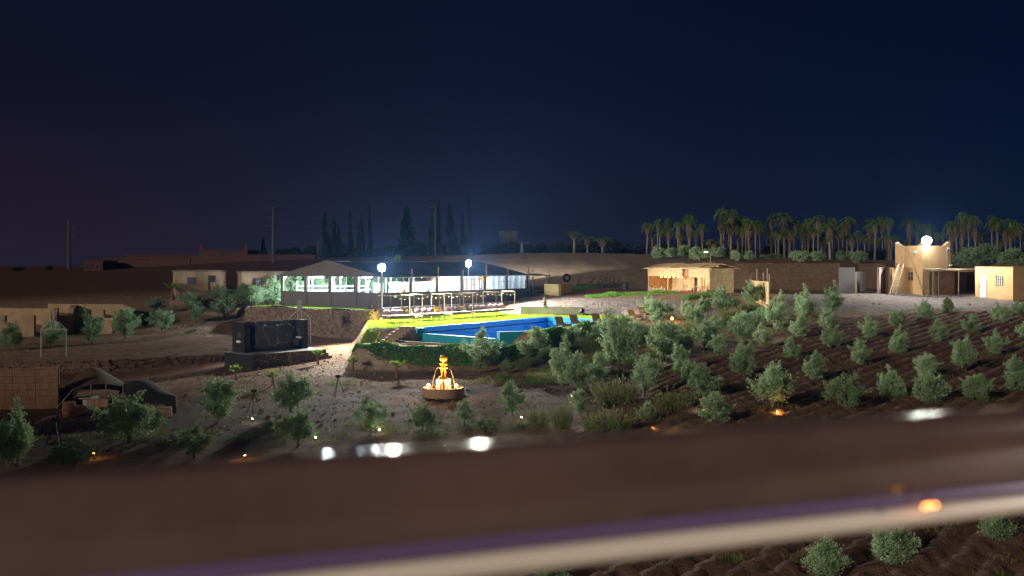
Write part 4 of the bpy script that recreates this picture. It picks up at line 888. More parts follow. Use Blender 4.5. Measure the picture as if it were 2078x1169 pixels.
tyre = thing('old_tyre', 'big dark tyre leaning on the earth bank', 'tyre', (PX(1150, 560, 112)[0], 112, EYE - 24 / F * 112))
q = MB(); pts = [(.40 * math.cos(t * math.pi / 10), 0, .40 * math.sin(t * math.pi / 10)) for t in range(21)]
r_ = q.lathe((0, 0, 0), [(.26, -.12), (.42, -.15), (.48, -.1), (.48, .1), (.42, .15), (.26, .12), (.26, -.12)], 24).build('tread', M_rubber, tyre, True); r_.rotation_euler = (math.radians(72), 0, math.radians(15))
r_ = MB().lathe((0, 0, 0), [(.255, -.1), (.24, -.08), (.24, .08), (.255, .1)], 20).build('bead', M_iron, tyre, True); r_.rotation_euler = (math.radians(72), 0, math.radians(15))
R = random.Random(11)
for k, px in enumerate((1168, 1196, 1210, 1218, 1226, 1232, 1240, 1250)):
    b = G(px, 585); o = thing('dry_frond_stack', ['leftmost', 'second', 'third', 'fourth', 'fifth', 'sixth', 'seventh', 'last'][k] + (' bundle of dry sticks leaning on the earth bank, counted from the tyre'), 'sticks', b, 0, 'dry stick bundles on the bank')
    for j in range(4): MB().tube([(R.uniform(-.3, .3), 0, -.1), (R.uniform(.2, .5), 1.2, .7), (R.uniform(.4, 1.2), 2.4, R.uniform(1.2, 1.7))], [.04, .035, .015], 5).build('stick', M_bark, o)
bl = thing('water_drum', 'dark ribbed drum standing on the terrace before the hut', 'drum', G(1269, 590))
MB().lathe((0, 0, 0), [(.30, 0), (.32, .1), (.30, .2), (.32, .3), (.30, .42), (.32, .55), (.30, .7), (.31, .82), (.001, .82)], 18).build('body', mat('drum_blue', (.07, .09, .11), .5), bl, True); MB().lathe((0, 0, 0), [(.32, .80), (.33, .84), (.28, .84)], 18).build('lid_rim', M_iron, bl)
sl = thing('street_lamp', 'thin street lamp post behind the reed hut', 'street lamp', G(1442, 545))
zt = EYE + 24 / F * sl.location.y - sl.location.z
MB().tube([(0, 0, -.3), (0, 0, zt), (-.15, 0, zt + .25), (-.5, 0, zt + .3)], .06).build('pole', M_yellow, sl); MB().box((-.62, 0, zt + .28), (.5, .2, .12)).build('lamp_head', emat('street_glow', (.9, .95, 1), 3), sl)
lb = G(1364, 655); ob = thing('orange_globe_lamp', 'small glowing orange globe lamp on a stake among the olives', 'garden lamp', lb)
MB().tube([(0, 0, 0), (0, 0, .3)], .02).build('stake', M_iron, ob); MB().ball((0, 0, .36), .13, 12, 8).build('globe', emat('orange_globe', (1, .33, .05), 14), ob); lamp('POINT', (0, -.2, .5), 60, (1, .4, .1), ob, .12)

# ------------------------------------------------------------------ tower and yard buildings (right)
CT = Vector((40.0, 97.0)); TA = math.atan2(.384, .923); TZ = 11.1
tw = thing('mud_tower', 'square ochre mud tower with raised corner horns', 'tower', (CT.x, CT.y, TZ), TA); S = 3.6; TH = 4.85
MB().box((S / 2, S / 2, TH / 2 - .2), (S, S, TH + .4)).build('tower_wall', M_plaster, tw)
for (x, y, w, d) in ((S / 2, .12, S, .24), (S / 2, S - .12, S, .24)): MB().box((x, y, TH + .02), (w - .02, d, .05)).build('parapet', M_plaster, tw)
for (x, y) in ((.12, S / 2), (S - .12, S / 2)): MB().box((x, y, TH + .02), (.24, S - .52, .05)).build('parapet', M_plaster, tw)
for x, sx in ((0, 1), (S, -1)):
    for y, sy in ((0, 1), (S, -1)):
        if x == 0 and y == 0: continue
        hb = MB()
        for k in range(3):
            L = .80 - .24 * k; hb.box((x + sx * L / 2, y + sy * .126, TH + .04 + .17 * k), (L, .25, .18)); hb.box((x + sx * .127, y + sy * (L / 2 + .13), TH + .04 + .17 * k), (.25, L - .2, .17))
        hb.build('corner_horn', M_plaster, tw)
w_ = MB().box((-.01, 1.5, 1.9), (.06, .55, .75)).build('window', M_iron, tw); MB().box((-.06, 1.5, 1.9), (.05, .05, .7)).build('grille', M_grey, w_); MB().box((-.06, 1.5, 1.95), (.05, .5, .05)).build('grille', M_grey, w_); MB().box((-.05, 1.5, 1.47), (.1, .7, .06)).build('sill', M_adobe, w_)
for (x, y, z) in ((S - .3, .0, TH - .2), (-.02, S - .2, TH + .35), (-.05, .9, TH - .55), (S - .1, -.05, 3.0)):
    q = MB().box((x, y - .08, z), (.28, .16, .16)).build('wall_lantern', M_steel, tw)
MB().tube([(S - .45, -.04, TH - .1), (S - .45, -.04, 2.6)], .03).build('drain_pipe', M_grey, tw)
tf = PX(1876, 489, 96.7); tower_flood = flood('dazzling white flood lamp on the near corner of the mud tower', (float(tf[0]) + .1, 96.4, float(tf[2])), .5, P_TOWER, (-.55, -.8, -.55), 168, .46, True)
ladder = thing('long_ladder', 'long wooden ladder leaning against the mud tower', 'ladder', (36.75, 96.2, h1(36.75, 96.2)))
lt = Vector((39.1, 98.85, 15.9)) - ladder.location; ldir = lt; side = Vector((.45, .10, 0)).normalized()
for s in (-1, 1):
    MB().tube([side * s * .34, side * s * .29 + lt * .62], .062, 6).build('rail', M_pole, ladder); MB().tube([side * s * .22 + lt * .5, side * s * .17 + lt], .04, 6).build('rail', M_teak, ladder)
for k in range(15):
    t = .05 + .065 * k; hw = .33 - .05 * t if t < .55 else .2
    MB().tube([lt * t - side * hw, lt * t + side * hw], .05 if t < .55 else .03, 5).build('rung', M_pole if t < .55 else M_teak, ladder)
def tloc(x, y, z=0): c, s = math.cos(TA), math.sin(TA); return (CT.x + x * c - y * s, CT.y + x * s + y * c, TZ + z)
mr = thing('mud_room', 'rough brown mud room with a plank door against the tower', 'room', tloc(0, 0), TA)
MB().box((.22, -.42, 1.15), (.38, .8, 2.5)).build('wall', M_adobe2, mr); MB().box((2.25, -.42, 1.15), (2.1, .78, 2.5)).build('wall', M_adobe2, mr); MB().box((.8, -.42, 2.27), (.8, .76, .3)).build('lintel', M_adobe2, mr)
d_ = MB().box((.8, -.6, .98), (.76, .06, 2.15)).build('door', mat('grey_plank_door', (.34, .27, .22), .8), mr); MB().box((.52, -.65, 1.0), (.06, .05, .2)).build('latch', M_iron, d_); MB().tube([(1.2, -.85, -.1), (1.2, -.85, 2.4)], .05).build('door_post', M_pole, mr); MB().box((1.7, -.9, .03), (3.0, .12, .1)).build('threshold', M_pole, mr)
pg = thing('pole_pergola', 'flat pergola of crooked poles between tower and cabin', 'pergola', tloc(0, 0), TA); R = random.Random(3)
for y, z in ((-1.25, 2.42), (-.2, 2.55), (1.0, 2.5)): MB().tube([(.0, y, z), (2, y, z + .08), (4, y, z - .04), (7.0, y + .2, z + .03)], .06, 6).build('beam', M_pole, pg)
for k in range(30): x = .1 + .23 * k; MB().tube([(x, -1.45 + R.uniform(-.2, .15), 2.56 + R.uniform(-.02, .04)), (x + R.uniform(-.15, .15), 1.3, 2.66)], .035, 5).build('roof_pole', M_bamboo, pg)
for x, y in ((.1, -1.2), (3.4, -1.2), (3.9, .6), (6.8, -1.0)): MB().tube([(x, y, -.15), (x + .05, y, 2.5)], .055).build('post', M_wood, pg)
bwl = thing('pergola_back_wall', 'brown mud wall at the back of the pole pergola', 'wall', tloc(3.6, 1.6), TA)
MB().box((1.9, .2, 1.1), (4.0, .3, 2.5)).build('wall', M_adobe2, bwl); MB().box((1.9, .15, 2.40), (4.1, .42, .1)).build('coping', M_adobe, bwl)
for k in range(5):
    o = thing('leaning_plank', ['first', 'second', 'third', 'fourth', 'fifth'][k] + ' dark plank from the left leaning on the pergola wall', 'plank', tloc(4.1 + .32 * k, 0.9), TA, 'planks leaning under the pergola'); MB().hexa([(-.06, -.3, 0), (.06, -.3, 0), (.06, -.25, 0), (-.06, -.25, 0), (-.3, .68, 2.1), (-.18, .68, 2.1), (-.18, .73, 2.1), (-.3, .73, 2.1)]).build('board', M_teak, o); MB().box((-.08, -.1, .5), (.14, .03, .04)).build('batten', M_wood, o)
KC = (46.3, 92.0); cb_ = thing('ochre_cabin', 'flat-roofed ochre cabin with a white door', 'cabin', (*KC, 11.05), TA)   # local x along b, y along a
MB().box((2.6, 2.15, 1.3), (5.2, 4.3, 3.06)).build('wall', M_plaster, cb_); MB().box((2.6, 2.15, 2.85), (5.28, 4.38, .07)).build('roof_edge', M_plaster, cb_)
d_ = MB().box((-.02, 3.35, 1.0), (.07, .78, 2.05)).build('door', M_white, cb_); MB().box((-.065, 3.35, 1.45), (.03, .5, .7)).build('raised_panel', M_steel, d_); MB().box((-.065, 3.35, .5), (.03, .5, .6)).build('raised_panel', M_steel, d_); MB().ball((-.08, 3.65, 1.05), .05, 8, 6).build('handle', M_iron, d_)
MB().box((-.06, 3.78, 1.05), (.14, .08, 2.15)).build('door_jamb', M_plaster, cb_)
w_ = MB().box((-.01, 1.45, 1.55), (.05, .72, .85)).build('window', M_iron, cb_)
for k in range(3): MB().box((-.05, 1.2 + .25 * k, 1.55), (.04, .035, .85)).build('bar', M_white, w_)
for k in range(3): MB().box((-.045, 1.45, 1.28 + .27 * k), (.04, .72, .035)).build('bar', M_white, w_)
MB().box((-.05, 1.88, 1.6), (.12, .1, 1.0)).build('window_jamb', M_plaster, cb_)
# gate and yard walls
g0 = PX(1702, 594, 100); gt = thing('yard_gate', 'grey corrugated metal gate standing open in the perimeter wall', 'gate', (g0[0], 100, h1(g0[0], 100)), math.radians(8))
for k in range(14): MB().box((.06 + .122 * k, -.02 * (k % 2), 1.3), (.118, .03, 2.58)).build('corrugation', M_grey, gt)
MB().box((.85, .03, 2.5), (1.7, .05, .08)).build('top_bar', M_grey, gt); MB().box((.85, .03, .2), (1.7, .05, .08)).build('bottom_bar', M_grey, gt); MB().box((.85, .035, 1.9), (1.7, .04, .06)).build('middle_bar', M_grey, gt)
def ywall(label, a, b, z1, m, t=.3, z0=-.5):
    pa = PX(*a); pb = PX(*b); zb = h1(pa[0], pa[1]); o = thing('yard_wall_segment', label, 'wall', (pa[0], pa[1], zb))
    MB().wall((0, 0), (pb[0] - pa[0], pb[1] - pa[1]), z0, z1, t).build('wall', m, o); MB().wall((0, 0), (pb[0] - pa[0], pb[1] - pa[1]), z1, z1 + .06, t + .08).build('coping', m, o); return o
ywall('pale grey wall just right of the corrugated gate', (1736, 590, 100.2), (1753, 588, 104), 2.05, M_pale)
ywall('short plum-brown gate pier left of the tower', (1782, 597, 98), (1795, 597, 99.2), 2.55, mat('mauve_plaster', (.36, .27, .23), .9), .25)
ywall('dark brown wall between gate pier and tower', (1796, 597, 99.3), (1808, 596, 97.8), 2.5, M_adobe2, .25); ywall('tan wall behind the foot of the long ladder', (1808, 596, 98.2), (1840, 596, 99.6), 2.45, M_plaster, .25)
ywall('long dark mud perimeter wall behind the hut and gate', (1488, 592, 112), (1705, 592, 108), 2.75, M_adobe2, .4); ywall('dark mud wall closing the lane behind the gate', (1745, 592, 112), (1800, 592, 108), 2.6, M_adobe2, .4)
ywall('mud perimeter wall running behind tower and cabin', (1815, 592, 107), (2140, 592, 103), 2.55, M_adobe2, .4)
# ------------------------------------------------------------------ mud houses and ruins (left)
def mud_house(label, c, ang, w, d, h, zb, seed):
    o = thing('mud_house', label, 'house', (*c, zb), ang, None); R = random.Random(seed)
    MB().box((w / 2, d / 2, h / 2 - .3), (w, d, h + .6)).build('wall', M_adobe, o)
    MB().box((w / 2, d / 2, h + .05), (w + .2, d + .2, .1)).build('roof', mat('thatch_edge', (.30, .24, .16), .95, .4, 6), o)
    for k in range(9): MB().tube([(R.uniform(.1, w - .1), -.1 - R.random() * .25, h + .12), (R.uniform(.1, w), d * .5, h + .14)], .03, 5).build('roof_stick', M_wood, o)
    wn = MB().box((w * .32, -.02, h * .62), (.85, .08, .72)).build('window', M_iron, o)
    for k in range(4): MB().box((w * .32 - .3 + .2 * k, -.07, h * .62), (.03, .03, .72)).build('bar', M_grey, wn)
    MB().box((w * .32, -.06, h * .62 - .40), (1.0, .14, .07)).build('sill', M_wood, wn)
    dr_ = MB().box((w * .72, -.02, h * .42), (.72, .08, h * .84)).build('doorway', M_blackc, o)
    for s in (-1, 1): MB().box((w * .72 + s * .39, -.05, h * .36), (.07, .1, h * .72)).build('door_jamb', M_wood, dr_)
    MB().box((w * .74, -.075, h * .28), (.55, .05, h * .54)).build('door_leaf', M_wood, dr_)
    for k in range(7): MB().tube([(.25 + k * (w - .5) / 6, -.10, h * .25 + .5 * (k % 2)), (.25 + k * (w - .5) / 6, .1, h * .25 + .5 * (k % 2))], .05, 5).build('putlog', M_bark, o)
    return o
a = PX(356, 600, 100); mud_house('flat-roofed mud house with barred window beside a young palm', (a[0], a[1]), math.radians(22), 4.9, 4.2, 2.45, 11.0, 1)
a = PX(491, 600, 99.5); mud_house('flat-roofed mud house next to the pavilion gable', (a[0], a[1]), math.radians(22), 4.6, 4.2, 2.35, 11.0, 2)
p = G(395, 597); pal = thing('wooden_pallet', 'broken wooden pallet leaning on the mud house wall', 'pallet', (a[0] - 5.2, a[1] + .15, 11.0), math.radians(22))
for k in range(5): MB().box((-.4 + .2 * k, .1, .4), (.09, .03, .85)).build('slat', M_wood, pal)
for z in (.15, .65): MB().box((0, .13, z), (1.0, .04, .08)).build('rail', M_wood, pal)
def ruin(label, segs, seed):
    p0 = PX(segs[0][0], 680, segs[0][1]); o = thing('ruined_house', label, 'ruin', (p0[0], p0[1], 8.0))
    for (x0, Y0_, x1, Y1_, ty, by) in segs:
        a, b = PX(x0, by, Y0_), PX(x1, by, Y1_); Ym = (Y0_ + Y1_) / 2
        MB().wall((a[0] - p0[0], a[1] - p0[1]), (b[0] - p0[0], b[1] - p0[1]), -.6, EYE - (ty - HY) / F * Ym - 8.0, .38).build('wall', M_adobe, o)
ruin('roofless mud ruin at the far left edge with a notched front wall', [(-60, 92, 114, 90, 625, 690), (-60, 83.5, 12, 83.5, 640, 690), (12, 83.5, 45, 83.45, 655, 690), (45, 83.4, 71, 83.4, 640, 690), (88, 83.3, 103, 83.2, 639, 690), (108, 83.3, 115, 89.8, 628, 690)], 1)
ruin('roofless mud ruin with broken front walls behind the olives', [(100, 95, 252, 93, 617, 680), (143, 86.5, 150, 93.9, 622, 680), (188, 86, 211, 85.8, 628, 680), (211.5, 85.8, 229, 85.7, 645, 680), (251, 92.8, 258, 86.0, 619, 680), (104, 87.2, 145, 86.8, 640, 680)], 2)

# ------------------------------------------------------------------ far background
def far_box(name, label, cat, px0, px1, top, bot, Y_, dp, m, extra=None):
    a, b = PX(px0, top, Y_), PX(px1, top, Y_); zb = EYE - (bot - HY) / F * Y_; w = b[0] - a[0]; h = a[2] - zb
    o = thing(name, label, cat, (a[0], Y_, zb)); MB().box((w / 2, dp / 2, h / 2 - 1), (w, dp, h + 2)).build('wall', m, o)
    MB().box((w / 2, dp / 2, h + .1), (w + .3, dp + .3, .2)).build('roof_edge', m, o)
    if extra: extra(o, w, h, dp)
    return o
def horns(o, w, h, dp):
    for x in (.3, w - .3): MB().hexa([(x - .5, 0, h), (x + .5, 0, h), (x + .5, .6, h), (x - .5, .6, h), (x - .12, .2, h + 1.5), (x + .12, .2, h + 1.5), (x + .12, .4, h + 1.5), (x - .12, .4, h + 1.5)]).build('corner_horn', M_redwall, o)
    MB().box((w * .5, -.05, h * .4), (1.2, .1, 2.0)).build('doorway', M_blackc, o)
far_box('walled_house', 'far reddish walled house with corner horns on the dark ridge', 'house', 405, 502, 509, 528, 185, 8, M_redwall, horns)
def posts(o, w, h, dp):
    for k in range(4): MB().box((.4 + k * (w - .8) / 3, -.05, h * .45), (.5, .1, h * .5)).build('opening', M_blackc, o)
far_box('low_farmhouse', 'far low dark farmhouse left on the ridge', 'house', 170, 209, 531, 548, 165, 6, M_redwall, posts)
far_box('field_wall', 'far long dark mud wall along the left ridge', 'wall', 210, 385, 526, 548, 172, .5, M_redwall); far_box('field_wall', 'far dark mud wall behind the mud houses and pavilion gable', 'wall', 255, 640, 519, 545, 178, .5, M_redwall)
far_box('block_house', 'far unfinished block house above the trees on the hill', 'house', 1013, 1050, 470, 515, 250, 7, mat('grey_block', (.07, .065, .065), .9), posts)
def upole(label, px, top, bot, Y_, arms, s=-1):
    zb = EYE - (bot - HY) / F * Y_; zt = EYE - (top - HY) / F * Y_; x = (px - 1039) / F * Y_; o = thing('utility_pole', label, 'utility pole', (x, Y_, zb), 0, 'utility poles on the ridge')
    MB().tube([(0, 0, -1), (0, 0, zt - zb)], [.34, .2], 8).build('shaft', M_concpole, o)
    for k in range(arms): z = zt - zb - .15 - 1.5 * k; MB().tube([(0, 0, z), (s * 1.4, 0, z + .05)], .07, 5).tube([(s * 1.2, 0, z), (s * 1.2, 0, z + .25)], .05, 5).build('cross_arm', M_concpole, o)
    return Vector((x, Y_, zt))
p1 = upole('tall concrete utility pole standing alone at far left', 140, 446, 548, 200, 3, 1); p2 = upole('tall concrete utility pole behind the mud houses', 555, 421, 542, 165, 3, -1); p3 = upole('small utility pole beside the dark cypresses', 646, 490, 520, 240, 3, 1); p4 = upole('concrete utility pole among the middle cypresses', 884, 420, 530, 190, 2, -1); upole('short pale post on the hill crest', 1059, 492, 512, 180, 1, 1)
pw = thing('power_line', 'three faint power cables strung between the concrete poles', 'power line', tuple(p1))
for k in range(3):
    for a, b in ((p1, p2), (p2, p4)):
        pts = [a.lerp(b, t / 16) - p1 - Vector((0, 0, 1.5 * k + .1 + 4 * 1.2 * (t / 16) * (1 - t / 16))) for t in range(17)]; MB().tube(pts, .02, 4).build('cable', M_iron, pw)

# ------------------------------------------------------------------ vegetation prototypes
def trunk_mb(pts, r): return MB().tube(pts, r, 6)
def olive_proto(seed, tall):
    R = np.random.default_rng(seed); k = 26
    c = unit(R.normal(size=(k, 3))) * R.uniform(.25, 1.0, (k, 1)) ** .6
    c = c * np.array([.40 * R.uniform(.85, 1.15), .40 * R.uniform(.85, 1.15), .44 * tall]) + np.array([0, 0, .60 * tall]); c[:, :2] *= np.clip(1.25 - .75 * np.abs(c[:, 2:3] / (1.1 * tall) - .45), .3, 1.2)
    n = 5200; idx = R.integers(0, k, n); d0 = unit(R.normal(size=(n, 3))); rad = R.uniform(.05, 1, (n, 1)) ** .5
    pos = c[idx] + d0 * rad * R.uniform(.09, .21, (n, 1)) * np.array([1, 1, 1.15])
    dirs = unit(d0 * .7 + np.array([0, 0, .75]) + R.normal(size=(n, 3)) * .45)
    sp_ = unit(R.normal(size=(k, 3)) * .5 + np.array([0, 0, .9])); sh = R.random(n) < .30; pos[sh] = c[idx[sh]] + sp_[idx[sh]] * R.uniform(.08, .34, (sh.sum(), 1)) + R.normal(size=(sh.sum(), 3)) * .028
    V, Q = leaves(pos, dirs, R.uniform(.06, .10, n), R.uniform(.018, .032, n))
    crown = arr_mesh('crown', V, Q); crown.materials.append(M_olive)
    t = MB(); t.tube([(0, 0, -.12), (.01, 0, .12), (-.01, .01, .30), (.0, 0, .6 * tall)], [.035, .03, .024, .012], 7)
    for j in range(12):
        q = c[j]; t.tube([(0, 0, .12 + .022 * j), tuple(q * .55 + np.array([0, 0, .16])), tuple(q)], [.016, .010, .004], 5)
    me = bpy.data.meshes.new('trunk'); me.from_pydata(t.v, [], t.f); me.materials.append(M_bark); return me, crown
OLIVE = [olive_proto(10 + k, 1.0 + .12 * (k % 4)) for k in range(9)]
def olive(label, px, py, w, h, group, name='olive_tree', zoff=None):
    p = G(px, py); s = w * p.y / F / .86; k = random.randrange(9); tall = 1.0 + .12 * (k % 4); sz = h * p.y / F / (1.06 * tall)
    o = thing(name, label, 'olive tree', p, random.uniform(0, 6.28), group, (s, s, sz))
    o.rotation_euler = (random.uniform(-.1, .1), random.uniform(-.1, .1), o.rotation_euler[2]); link('trunk', OLIVE[k][0], None, o); link('crown', OLIVE[k][1], None, o); return o
FIELDT = [(1579, 675, 44, 73), (1637, 653, 49, 62), (1690, 634, 46, 52), (1620, 690, 39, 48), (1679, 670, 34, 40), (1686, 713, 36, 47), (1610, 731, 31, 43), (1652, 778, 46, 61), (1763, 693, 32, 49), (1822, 670, 31, 37), (1877, 651, 28, 38), (1924, 637, 28, 31),
          (1905, 701, 31, 48), (1824, 724, 38, 53), (1742, 747, 41, 56), (1968, 680, 33, 40), (2027, 660, 33, 40), (2022, 726, 38, 50), (1960, 760, 44, 69), (1714, 837, 67, 72), (1811, 815, 56, 60), (1883, 775, 49, 55), (1881, 822, 67, 62), (1986, 820, 51, 58), (2063, 800, 51, 71),
          (1570, 838, 82, 92), (2074, 642, 30, 32), (2078, 692, 30, 36), (1550, 708, 34, 46), (1511, 777, 50, 79), (1432, 812, 62, 69), (1455, 866, 68, 64), (1460, 725, 30, 44)]
BANKT = [(1473, 642, 49, 57), (1531, 622, 42, 46), (1506, 694, 60, 60), (1429, 713, 49, 60), (1308, 806, 58, 80), (1380, 761, 34, 56), (1347, 732, 58, 79), (1339, 662, 52, 48), (1257, 761, 70, 117), (1393, 650, 28, 38), (1427, 642, 28, 36), (1175, 794, 52, 69), (1139, 784, 46, 90), (1167, 713, 54, 50), (1082, 741, 60, 73), (975, 757, 66, 80), (1360, 700, 40, 44), (1290, 700, 44, 48), (1415, 665, 36, 40), (1225, 702, 46, 52), (1320, 642, 40, 40), (1385, 722, 44, 52), (1455, 692, 40, 46), (1210, 777, 44, 56), (1272, 690, 44, 46), (1545, 666, 36, 40), (1402, 782, 40, 46)]
FRONTT = [(1311, 863, 40, 44), (1177, 840, 38, 48), (1040, 842, 52, 62), (943, 859, 40, 44), (857, 874, 46, 48), (752, 878, 58, 66), (443, 857, 72, 88), (590, 838, 74, 76), (605, 903, 80, 64), (395, 930, 85, 60), (262, 897, 120, 84), (35, 948, 80, 114), (150, 952, 95, 54), (985, 882, 40, 32)]
LEFTT = [(20, 711, 44, 52), (103, 706, 46, 52), (168, 672, 34, 44), (187, 698, 46, 56), (252, 689, 46, 62), (318, 640, 38, 33), (327, 673, 46, 42), (383, 628, 40, 34), (397, 656, 38, 42), (440, 614, 40, 32), (455, 648, 46, 54), (492, 620, 46, 42), (518, 622, 46, 40), (558, 618, 36, 50)]
CAMT = [(1810, 1152, 90, 88), (1680, 1182, 78, 82), (2020, 1108, 75, 74), (1110, 1195, 70, 58)]
def rows(lst, n): s = sorted(lst, key=lambda t: t[1]); k = math.ceil(len(s) / n); return [sorted(s[i * k:(i + 1) * k]) for i in range(n)]
ALLT = []
for rws, what, grp in ((rows(FIELDT, 6), 'young olive in the ploughed field', 'young olives in the ploughed field'), (rows(BANKT, 3), 'leafy olive on the bank by the fountain', 'olives on the planted bank'), (rows(FRONTT, 2), 'dim olive along the front path', 'olives along the front path'), (rows(LEFTT, 2), 'lit olive on the slope below the mud houses', 'olives below the mud houses'), (rows(CAMT, 1), 'olive sapling below the blurred railing', 'olive saplings below the railing')):
    rn = ['back', 'second', 'third', 'fourth', 'fifth', 'front']
    for r_, row in enumerate(rws):
        for c_, t in enumerate(row):
            nm = rn[r_] if r_ < len(rws) - 1 or len(rws) == 1 else 'front'
            ALLT.append(olive(f'{what}, {ORD(c_ + 1)} from left in the {nm} row', *t, grp))
# trees seen through the pavilion, behind it
for k, (u, y) in enumerate(((1, 14.5), (4, 15), (7, 14.2), (10, 15.2), (13, 14.4), (16, 15))):
    q = wloc(u, y); o = thing('olive_tree', f'bushy olive behind the pavilion seen through its bays, {ORD(k + 1)} from left', 'olive tree', (q[0], q[1], h1(q[0], q[1])), k, 'olives behind the pavilion', (2.6, 2.6, 2.2)); link('trunk', OLIVE[k][0], None, o); link('crown', OLIVE[k][1], None, o)

def shrub_proto(seed, wide):
    R = np.random.default_rng(seed); ns = 190; V_l, D_l = [], []
    for i in range(ns):
        a = R.uniform(0, 6.28); r = R.random() ** .5; b = np.array([math.cos(a) * r * .30 * wide, math.sin(a) * r * .22, 0]); d = np.array([math.cos(a) * r * .45 * (wide ** .5), math.sin(a) * r * .4, 1.0]); d /= np.linalg.norm(d); L = R.uniform(.55, 1.0) * (1.1 - .35 * r)
        t = R.uniform(.02, 1, 17)[:, None]; V_l.append(b + d * L * t + R.normal(size=(17, 3)) * .016); D_l.append(unit(d + R.normal(size=(17, 3)) * .16))
    P = np.concatenate(V_l); D = np.concatenate(D_l); V, Q = leaves(P, D, R.uniform(.07, .12, len(P)), R.uniform(.016, .028, len(P)))
    me = arr_mesh('foliage', V, Q); me.materials.append(M_rose); st = MB()
    for k in range(8): a = k * .8; st.tube([(0, 0, -.05), (.2 * wide * math.cos(a), .15 * math.sin(a), .45)], [.015, .006], 5)
    ms = bpy.data.meshes.new('stem'); ms.from_pydata(st.v, [], st.f); ms.materials.append(M_bark); return me, ms
SHR = [shrub_proto(50 + k, 1.0 + .5 * (k % 3)) for k in range(6)]
SHL = [(1200, 716, 52, 42), (1305, 697, 48, 38), (1395, 684, 48, 38), (1465, 664, 48, 34), (1524, 637, 58, 30), (1250, 822, 112, 62), (1370, 840, 96, 62), (1140, 872, 54, 62), (1095, 870, 46, 56), (1234, 884, 114, 66), (1027, 758, 30, 32), (1054, 749, 24, 26), (1068, 748, 26, 30), (1392, 704, 44, 36), (1150, 735, 40, 30), (1225, 740, 44, 34), (1480, 650, 50, 30), (1330, 760, 44, 34), (1545, 650, 44, 26), (1020, 770, 24, 18)]
for r_, row in enumerate(rows(SHL, 4)):
    for c_, (px, py, w, h) in enumerate(row):
        p = G(px, py); k = random.randrange(6); wide = 1.0 + .5 * (k % 3); s = w * p.y / F / (.62 * wide + .5); o = thing('rosemary_bush', f'spiky dark green rosemary bush, {ORD(c_ + 1)} from left in the {["farthest", "second", "third", "nearest"][r_]} row of bushes', 'bush', p, random.uniform(-.4, .4), 'rosemary bushes on the bank', (s, s, h * p.y / F)); link('foliage', SHR[k][0], None, o); link('stem', SHR[k][1], None, o)

# young fan palms
def fan_proto(seed, n=10):
    R = np.random.default_rng(seed); P, D, Lh, Wd = [], [], [], []; st = MB()
    for i in range(n):
        a = i * 2.4 + R.uniform(-.2, .2); el = R.uniform(.25, 1.5); d = np.array([math.cos(a) * math.cos(el), math.sin(a) * math.cos(el), math.sin(el)]); L = R.uniform(.10, .30); tip = np.array([0, 0, .52]) + d * L
        st.tube([(0, 0, .5), tuple(tip)], .008, 4); s = np.cross(d, [0, 0, 1.0]); s /= np.linalg.norm(s) + 1e-6
        for j in range(9):
            f = (j - 4) / 4 * 1.15; dd = d * math.cos(f) + s * math.sin(f) + np.array([0, 0, .3]); dd /= np.linalg.norm(dd); P.append(tip + dd * .13); D.append(dd); Lh.append(.34); Wd.append(.06)
    V, Q = leaves(np.array(P), np.array(D), np.array(Lh), np.array(Wd)); me = arr_mesh('fronds', V, Q); me.materials.append(M_fan)
    st.tube([(0, 0, -.08), (0, 0, .2), (0, 0, .54)], [.075, .07, .05], 8); ms = bpy.data.meshes.new('trunk'); ms.from_pydata(st.v, [], st.f); ms.materials.append(mat('palm_bark', (.24, .13, .08), .95, .4, 14, .6, 40)); return me, ms
FAN = [fan_proto(80 + k) for k in range(3)]
for k, (px, py, h, lb) in enumerate([(645, 740, 32, 'small fan palm in front of the wash block steps'), (716, 754, 30, 'small fan palm on the bare ground right of the wash block'), (805, 768, 38, 'small fan palm with bright fronds left of the fountain'), (478, 773, 32, 'small dim fan palm before the black plinth'), (553, 786, 34, 'small fan palm below the veined plinth wall'), (350, 606, 34, 'young palm with arching fronds beside the mud house'), (499, 600, 26, 'young palm before the second mud house')]):
    p = G(px, py); s = h * p.y / F / .95; o = thing('fan_palm', lb, 'palm', p, k, 'young fan palms', (s * 1.1, s * 1.1, s)); link('trunk', FAN[k % 3][1], None, o); link('fronds', FAN[k % 3][0], None, o)
    m_ = MB()

